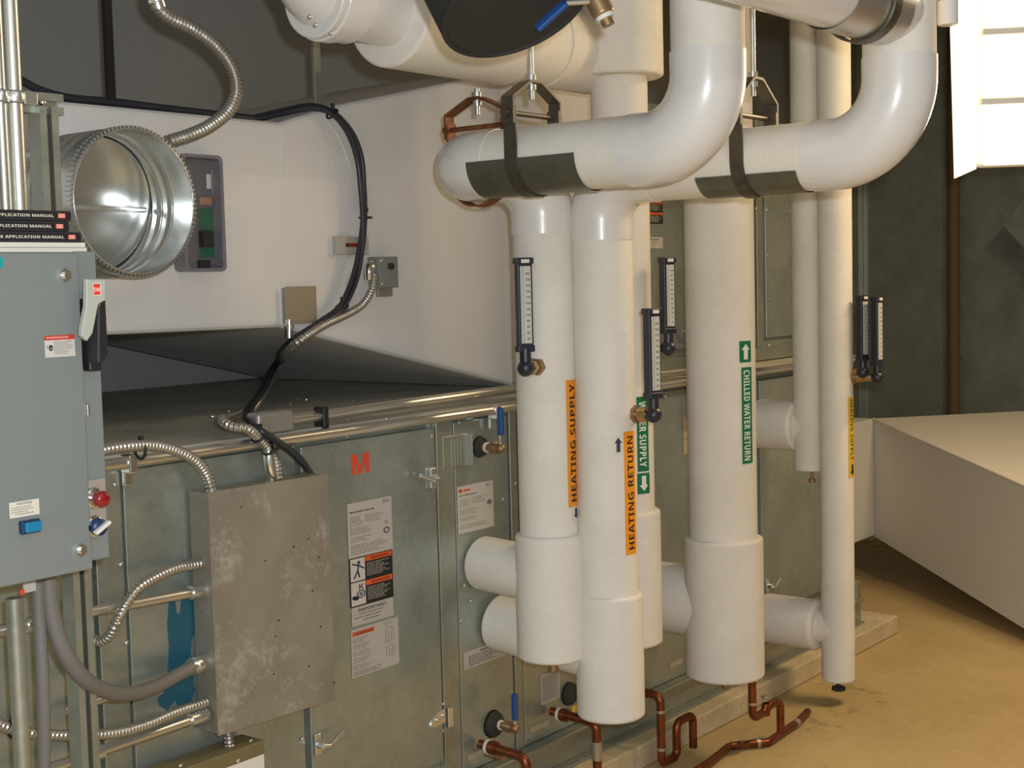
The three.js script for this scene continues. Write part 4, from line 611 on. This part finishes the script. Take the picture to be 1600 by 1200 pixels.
// the two slim risers at the right
const F2 = { z: .36 }; F2.x = sv(1308, 800, 'z', F2.z).x;
const F1 = { z: .24 }; F1.x = sv(1264, 600, 'z', F1.z).x;
{
  const f1 = thing('insulated_pipe', 'slim white riser ending at mid height behind the longer slim riser', 'pipe'); straight(f1, V(F1.x, sv(1262, 733, 'x', F1.x).y, F1.z), V(F1.x, TOP, F1.z), .062);
  const sy = yAt(1225, 664, F1.x); mesh('stub', sleeve(V(F1.x, sy, .015), V(F1.x, sy, F1.z - .045), .1), M.jacket, f1); mesh('stub_neck', sleeve(V(F1.x, sy, F1.z - .08), V(F1.x, sy, F1.z), .062), M.jacket, f1);
  const yb = sv(1262, 733, 'x', F1.x).y; mesh('drain_knob', [rod(V(F1.x + .02, yb, F1.z), V(F1.x + .02, yb - .04, F1.z), .006), rod(V(F1.x + .02, yb - .04, F1.z), V(F1.x + .02, yb - .055, F1.z), .014)], M.bronze, f1);
  const f2 = thing('insulated_pipe', 'long slim white riser hanging just above the floor at the right', 'pipe'), y0 = sv(1308, 1062, 'x', F2.x).y; mesh('pipe_run', sleeve(V(F2.x, y0, F2.z), V(F2.x, TOP, F2.z), .0645, .01), M.jacket, f2);
  const s2 = yAt(1245, 972, F2.x); mesh('stub', sleeve(V(F2.x, s2, .03), V(F2.x, s2, F2.z - .075), .1, .02), M.jacket, f2); mesh('stub_neck', sleeve(V(F2.x, s2, F2.z - .1), V(F2.x, s2, F2.z), .066), M.jacket, f2);
  const teeth = []; for (let i = 0; i < 8; i++) teeth.push(ball(V(F2.x + Math.cos(i * .785) * .02, y0 - .034, F2.z + Math.sin(i * .785) * .02), .009, 8, 6)); mesh('drain_handwheel', [rod(V(F2.x, y0, F2.z), V(F2.x, y0 - .04, F2.z), .008), rod(V(F2.x, y0 - .027, F2.z), V(F2.x, y0 - .042, F2.z), .02), ...teeth], M.foam, f2);
  wrapLabel(f2, 'pipe_marker', banner('HEATING SUPPLY', '#d7b01c', '#33300c', true), F2.x, F2.z, .0645, yAt(1327, 722, F2.x), yAt(1327, 620, F2.x), 66, .05, 'yellow marker reading HEATING SUPPLY'); wrapLabel(f2, 'flow_arrow', arrow('#d7b01c', '#1c1c14', true), F2.x, F2.z, .0645, yAt(1327, 746, F2.x), yAt(1327, 722, F2.x), 66, .05, 'yellow tag with a black arrow');
}

// ───────────────────────── pipe hangers ─────────────────────────
function clevis(label, c, axis, R, m, rodTop, peak = .205, w = .038) {                         // c: point on the pipe axis; axis 'x' or 'z'
  const t = thing('clevis_hanger', label, 'hanger', 'clevis pipe hangers'), r = R + .006, k = R + .045, place = new THREE.Matrix4().makeRotationY(axis === 'x' ? Math.PI / 2 : 0).setPosition(c);
  const U = [[-r, k]]; for (let i = 0; i <= 20; i++) { const a = Math.PI + i / 20 * Math.PI; U.push([Math.cos(a) * r, Math.sin(a) * r]); } U.push([r, k]);
  mesh('lower_strap', strapBar(U, w, .006, place), m, t);
  const q = r + .007, Y = [[-q, k - .045], [-q, k + .022], [-.028, peak - .004], [-.018, peak], [.018, peak], [.028, peak - .004], [q, k + .022], [q, k - .045]];
  mesh('yoke', strapBar(Y, w, .007, place), m, t);
  const pl = (x, y, z = 0) => V(x, y, z).applyMatrix4(place);
  mesh('cross_bolt', [rod(pl(-q - .016, k - .018), pl(q + .02, k - .018), .007), hexNut(pl(-q - .018, k - .018), pl(-q - .006, k - .018), .013), hexNut(pl(q + .006, k - .018), pl(q + .016, k - .018), .013)], m === M.rust ? M.rust : M.iron, t);
  mesh('hanger_rod', rod(pl(0, peak - .045), V(c.x, rodTop, c.z), .0075, 12), M.zinc, t); mesh('nut', [hexNut(pl(0, peak + .004), pl(0, peak + .018), .014), hexNut(pl(0, peak - .02), pl(0, peak - .006), .014)], M.zinc, t);
  return t;
}
function saddle(label, c, axis, R, len, a0, a1, m = SADDLE) { const g = new THREE.CylinderGeometry(R + .0035, R + .0035, len, 40, 1, true, a0, a1 - a0); g.rotateX(Math.PI / 2); if (axis === 'x') g.rotateY(Math.PI / 2); g.translate(c.x, c.y, c.z); single('pipe_saddle', g, m, label, 'saddle', 'sheet metal pipe saddles'); }
const SADDLE = S({ map: galvMap, color: lin(.42, .41, .34), metalness: .75, roughness: .4, side: THREE.DoubleSide });
{
  const za = sv(833, 250, 'x', AX).z, zl = sv(762, 270, 'x', AX).z, zr = sv(930, 270, 'x', AX).z;
  clevis('dark iron clevis hanger on the front overhead pipe', V(AX, AY, za), 'z', PR, M.iron, TOP, .2);
  saddle('dull metal saddle under the front overhead pipe', V(AX, AY, (zl + zr) / 2), 'z', PR, zr - zl, -Math.PI * .5, Math.PI * .5);
  clevis('rusty clevis hanger behind the rounded end of the front pipe', V(3.04, AY, .212), 'x', PR + .006, M.rust, 2.24, .2);
  const zb = sv(1178, 250, 'x', HR.x).z, bl = sv(1110, 290, 'x', HR.x).z, br = sv(1266, 280, 'x', HR.x).z;
  clevis('dark iron clevis hanger on the second overhead pipe', V(HR.x, BY, zb), 'z', PR + .001, M.iron, TOP, .215);
  saddle('bright metal saddle under the second overhead pipe', V(HR.x, BY, (bl + br) / 2), 'z', PR + .001, br - bl, -Math.PI * .36, Math.PI * .36);
  clevis('iron strap hanger on the short branch at the top right', V(HR.x - .215, CY, BZ), 'x', PR - .004, M.iron, TOP, .2);
  saddle('bright metal saddle under the short branch at the top right', V(HR.x - .25, CY, BZ), 'x', PR - .008, .3, -Math.PI * .5, Math.PI * .5, M.brightSaddle);
}

// ───────────────────────── thermometers ─────────────────────────
const scaleHot = P.reading(250, 20), scaleCold = P.reading(100, 10);
function thermometer(label, well, dir, reach, topY, face, scaleMat) {     // well: point on the pipe's skin, dir: way the fitting points, face: heading of the dial
  const t = thing('thermometer', label, 'thermometer', 'straight industrial thermometers'), e = well.clone().addScaledVector(dir, reach), L = topY - e.y - .05;
  mesh('well_bushing', hexNut(well.clone().addScaledVector(dir, -.006), well.clone().addScaledVector(dir, .014), .026), M.bronze, t);
  mesh('union_nut', [rod(well.clone().addScaledVector(dir, .012), well.clone().addScaledVector(dir, reach - .02), .015), hexNut(well.clone().addScaledVector(dir, .02), well.clone().addScaledVector(dir, Math.min(.045, reach - .02)), .021)], M.brass, t);
  mesh('stem_elbow', [ball(e, .024, 18, 12).toNonIndexed(), rod(e, e.clone().add(V(0, .055, 0)), .016).toNonIndexed()], M.thermo, t);
  const g = new THREE.Group(); const place = new THREE.Matrix4().makeRotationY(Math.atan2(face.x, face.z)).setPosition(e.clone().add(V(0, .05, 0)));
  const put = (name, geo, m, parent = t) => { geo.applyMatrix4(place); return mesh(name, geo, m, parent); };
  const cs2 = put('case', bx(-.0225, .0225, 0, L, -.016, .012, .004), M.thermo); put('case_cap', bx(-.026, .026, L - .014, L + .004, -.018, .016, .003), M.thermo); put('case_foot', bx(-.025, .025, -.004, .014, -.018, .014, .003), M.thermo);
  put('scale_plate', new THREE.PlaneGeometry(.031, L - .04).translate(.001, L / 2, .0128), scaleMat); put('maker_plate', bx(-.012, .012, L - .011, L - .001, .0165, .0175), M.knobWhite);
  put('lens', new THREE.PlaneGeometry(.036, L - .036).translate(.001, L / 2, .0146), M.clear);
}
{
  const h = (x, z) => V(x, 0, z).normalize();
  let y = yAt(830, 573, HS.x - .088); thermometer('black thermometer left of the heating supply riser', V(HS.x - PR * .93, y, HS.z + .03), h(-1, .12), .062, yAt(808, 405, HS.x - .15), h(-.55, .85), scaleHot);
  y = yAt(985, 648, HR.x); thermometer('black thermometer beside the heating return riser, overlapping the green marker', V(HR.x + .02, y, HR.z + PR * .95), h(.12, 1), .066, yAt(1010, 484, HR.x), h(-.25, 1), scaleHot);
  y = yAt(1038, 545, CS.x); thermometer('black thermometer right of the heating return riser in front of the steel panel', V(CS.x + .02, y, CS.z + .086), h(.15, 1), .064, yAt(1028, 404, CS.x), h(-.3, 1), scaleCold);
  y = yAt(1340, 590, F2.x); thermometer('rightmost black thermometer beside the slim riser', V(F2.x + .015, y, F2.z + .06), h(.1, 1), .1, yAt(1371, 465, F2.x), h(-.12, 1), scaleHot);
  y = yAt(1342, 582, F1.x); thermometer('black thermometer close against the right edge of the long slim riser', V(F1.x, y, F1.z + .06), h(.02, 1), .165, yAt(1340, 463, F1.x), h(-.2, 1), scaleCold);
  y = yAt(1178, 608, CR.x + .4); thermometer('black thermometer almost hidden behind the thickest riser', V(CR.x + .3, y, .012), h(0, 1), .1, yAt(1177, 485, CR.x + .3), h(1, .25), scaleCold);
}

// ───────────────────────── copper drains and small valves ─────────────────────────
function copper(label, paths, rings = []) { const t = thing('copper_drain', label, 'pipe', 'copper drain lines'); for (const p of paths) mesh('tube', sweep(p, .0145, 16), M.copper, t); for (const [a, b] of rings) mesh('solder_joint', rod(a, b, .0162), M.solder, t); return t; }
{
  const zf = .2, z = (x, y, v = zf) => sv(x, y, 'z', v), f = (x, y, h = .017) => sv(x, y, 'y', h);
  { const a = z(1032, 1087), lowY = .03; const x = a.x; copper('copper drain dropping behind the heating return tee to a trap on the floor', [rounded([V(x, a.y, .02), V(x, a.y, zf), V(x, lowY, zf), V(x + .1, lowY, zf), V(x + .1, .15, zf), V(x + .21, .15, zf), V(x + .21, .03, zf)], .028, 8)], [[V(x, a.y - .05, zf), V(x, a.y - .06, zf)], [V(x, lowY + .05, zf), V(x, lowY + .06, zf)]]); }
  { const zf = f(1247, 1130, .02).z, z = (x, y) => sv(x, y, 'z', zf), a = z(1175, 1050), x = a.x; const y1 = z(1185, 1118).y, top = z(1225, 1090).y; copper('copper drain with an S trap under the thickest riser', [rounded([V(x, a.y + .05, zf), V(x, y1, zf), V(x + .1, y1, zf), V(x + .1, top, zf), V(x + .21, top, zf), V(x + .21, .02, zf)], .03, 8)], [[V(x, y1 + .05, zf), V(x, y1 + .06, zf)], [V(x + .1, y1 + .05, zf), V(x + .1, y1 + .06, zf)]]); }
  { const p = [f(1262, 1112), f(1247, 1128), f(1200, 1160), f(1140, 1166), f(1108, 1192), f(1060, 1222)]; copper('copper drain header zigzagging along the floor beside the pad', [rounded(p, .03, 8)], [[f(1157, 1164), f(1163, 1163)], [f(1181, 1162), f(1187, 1161)], [f(1246, 1129), f(1242, 1132)]]); }
  { const a = z(882, 1125, .06), b = z(932, 1130, .2), t = copper('copper drain with an elbow left of the heating return tee', [rounded([V(b.x, b.y + .008, .02), V(b.x, b.y, .2), V(b.x, .03, .2)], .03, 8)], []); mesh('coupling', rod(V(b.x, b.y + .004, .06), V(b.x, b.y + .004, .085), .021), M.copper, t); mesh('coupling', rod(V(b.x, b.y - .06, .2), V(b.x, b.y - .12, .2), .0165), M.solder, t); mesh('tape', rod(V(b.x, b.y + .004, .05), V(b.x, b.y + .004, .06), .023), M.white, t); }
  { const b = z(822, 1184, .2), t = copper('lowest copper drain elbow at the bottom edge', [rounded([V(b.x, b.y + .008, .02), V(b.x, b.y, .2), V(b.x, .03, .2)], .03, 8)], []); mesh('coupling', rod(V(b.x, b.y + .006, .06), V(b.x, b.y + .006, .088), .021), M.copper, t); mesh('tape', rod(V(b.x, b.y + .006, .05), V(b.x, b.y + .006, .06), .023), M.white, t); }
  function ballValve(label, p, hTop, mat = M.bronze) { const t = thing('ball_valve', label, 'valve', 'small ball valves with blue levers'); mesh('body', [rod(V(p.x, p.y, .006), V(p.x, p.y, .09), .011), hexNut(V(p.x, p.y, .05), V(p.x, p.y, .08), .018), ball(V(p.x, p.y, .09), .014)].map((g) => (g.index ? g.toNonIndexed() : g)), mat, t); mesh('tape', rod(V(p.x, p.y, .03), V(p.x, p.y, .036), .016), M.white, t); mesh('lever', bx(p.x - .008, p.x + .008, hTop - .085, hTop, .082, .1, .005), M.blue, t); mesh('lever_shank', bx(p.x - .005, p.x + .005, p.y, hTop - .075, .086, .092, .001), M.zinc, t); return t; }
  const v1 = sv(775, 700, 'z', .07); ballValve('ball valve with blue lever high beside the zinc bracket', v1, v1.y + .125); const w1 = sv(756, 697, 'z', .01); single('pipe_grommet', along(lathe([[.001, 0], [.034, 0], [.03, .012], [.001, .012]], 24), V(v1.x, v1.y, .0045), V(v1.x, v1.y, .03)), M.foam, 'dark rubber grommet around the high ball valve', 'grommet');
  const v2 = sv(805, 1138, 'z', .09); ballValve('ball valve with blue lever low on the panel beside the black foam patch', v2, v2.y + .11); single('foam_patch', along(lathe([[.001, 0], [.045, 0], [.038, .016], [.001, .018]], 14), V(v2.x - .005, v2.y, .0045), V(v2.x - .005, v2.y, .03)), M.foam, 'black foam patch around the low ball valve', 'foam');
  const v3 = sv(779, 1172, 'z', .07); const t3 = thing('drain_nipple', 'small valve stub with a blue tip at the bottom edge', 'valve'); mesh('body', rod(V(v3.x, v3.y - .02, .02), V(v3.x, v3.y - .02, .09), .011), M.bronze, t3); mesh('lever', bx(v3.x - .006, v3.x + .006, v3.y - .01, v3.y + .016, .06, .075, .004), M.blue, t3);
  const h1 = sv(889, 1084, 'z', .006); single('pipe_grommet', along(lathe([[.001, 0], [.04, 0], [.036, .014], [.001, .016]], 24), V(h1.x, h1.y, .0045), V(h1.x, h1.y, .03)), M.foam, 'round black rubber seal beside the framed instruction label', 'grommet');
  const yb = sv(898, 1108, 'z', .01); single('drain_tag', bx(yb.x - .012, yb.x + .014, yb.y - .012, yb.y + .012, .0045, .013, .003), M.yellow, 'small yellow tag left of the heating return tee', 'tag');
}

// ───────────────────────── low insulated duct at the right ─────────────────────────
{
  const t = thing('insulated_duct', 'low white insulated duct angling down to the floor at the right', 'duct');
  const A = sv(1366, 838, 'y', .23), n0 = sv(1598, 981, 'y', .06), lift = .66;
  mesh('first_run', bx(AHU_R + .004, A.x + .01, A.y, A.y + lift, A.z - 1.0, A.z, .012), M.lowDuct, t);
  const run = n0.clone().sub(A), N = n0.clone().addScaledVector(run, .25), wide = V(-run.z, 0, run.x).normalize().multiplyScalar(-1.15), up = V(0, lift, 0);
  if (wide.x < 0) wide.negate();
  const low = [A, N, N.clone().add(wide), A.clone().add(wide)], top = low.map((q) => q.clone().add(up));
  mesh('second_run', hexa([low[0], low[1], top[1], top[0], low[3], low[2], top[2], top[3]]), M.lowDuct, t);
  for (const [p, q] of [[top[0], top[1]]]) mesh('corner_tape', sweep([p.clone().add(V(.0, -.002, 0)), q.clone().add(V(0, -.002, 0))], .008, 8), M.lowDuct, t);
}

// ───────────────────────── overhead odds and ends ─────────────────────────
{
  const t = thing('black_canister', 'black tapered canister hanging at the top edge of the photo', 'canister'), c = svd(808, 14, 2.7);
  const ax = camRight.clone().multiplyScalar(-.33).addScaledVector(camUp, .87).addScaledVector(camFwd, .3).normalize(), R = .155;
  mesh('shell', along(lathe([[.001, .004], [R * .9, 0], [R, .012], [R + .01, .14], [R + .045, .42], [.001, .42]], 56), c, c.clone().add(ax)), M.blackMatte, t);
  mesh('bottom_bead', along(new THREE.TorusGeometry(R - .006, .006, 8, 56).rotateX(Math.PI / 2), c.clone().addScaledVector(ax, .004), c.clone().add(ax)), M.blackMatte, t);
  const q = c.clone().addScaledVector(ax, .41); mesh('hanger_rod', rod(q, V(q.x, TOP, q.z), .008), M.zinc, t);
}
{
  const t = thing('ball_valve', 'brass ball valve with a long blue lever at the top edge', 'valve'), b0 = svd(926, -14, 2.75), b1 = svd(944, 24, 2.75);
  const d = b1.clone().sub(b0).normalize();
  mesh('body', [sleeve(b0, b1, .023, .006, 24), rod(b0.clone().addScaledVector(d, -.05), b0, .018)].map((g) => (g.index ? g.toNonIndexed() : g)), M.bronze, t); mesh('tape', rod(b1.clone().addScaledVector(d, -.002), b1.clone().addScaledVector(d, .008), .019), M.white, t); mesh('plug', hexNut(b1.clone().addScaledVector(d, .006), b1.clone().addScaledVector(d, .022), .014), M.bronze, t);
  const h0 = svd(884, 4, 2.72), h1 = svd(838, 46, 2.72); mesh('lever_shank', rod(svd(920, 2, 2.73), h0, .006), M.zinc, t); const L = h0.distanceTo(h1), lv = new RoundedBoxGeometry(.02, L, .011, 3, .004).translate(0, L / 2, 0); mesh('lever', along(lv, h0, h1), M.blue, t);
  const up = b0.clone().addScaledVector(d, -.05); mesh('pipe', sweep(rounded([up, up.clone().addScaledVector(d, -.06), V(up.x - d.x * .06, TOP, up.z - d.z * .06)], .03), .017), M.copper, t);
}
{ // small capped pipe end at the top right
  const a = svd(1481, 40, 3.5), t = thing('capped_pipe', 'short white capped pipe beside the glaring light fixture', 'pipe'); mesh('pipe_run', sleeve(a, V(a.x, TOP, a.z), .026, .006), M.pvc, t); mesh('band', sleeve(V(a.x, a.y + .06, a.z), V(a.x, a.y + .075, a.z), .028, .002), M.zinc, t);
}
{ // things on the far wall
  const p = sv(1490, 430, 'x', 8.94); single('wall_pipe', rod(V(p.x, 0, p.z), V(p.x, TOP, p.z), .04, 18), M.brownPipe, 'thin brown pipe standing against the dark far duct casing', 'pipe');
  const e = sv(1596, 350, 'x', 9.0), pts = [[1567, 352], [1610, 300], [1640, 330], [1640, 430]].map(([x, y]) => sv(x, y, 'x', 8.7)); const s = new THREE.Shape(pts.map((q) => new THREE.Vector2(q.z, q.y))); single('branch_duct', new THREE.ExtrudeGeometry(s, { depth: .3, bevelEnabled: false }).rotateY(-Math.PI / 2).translate(8.998, 0, 0), M.galvPanel, 'dim grey slanted duct on the far casing at the right edge', 'duct');
  const c = sv(1338, 400, 'x', 8.95); single('wall_channel', bx(8.93, 8.998, .0, TOP, c.z - .03, c.z + .03, .004), M.galv, 'dark upright channel on the far casing beside the slim riser', 'channel');
}
renderer.render(scene, camera);
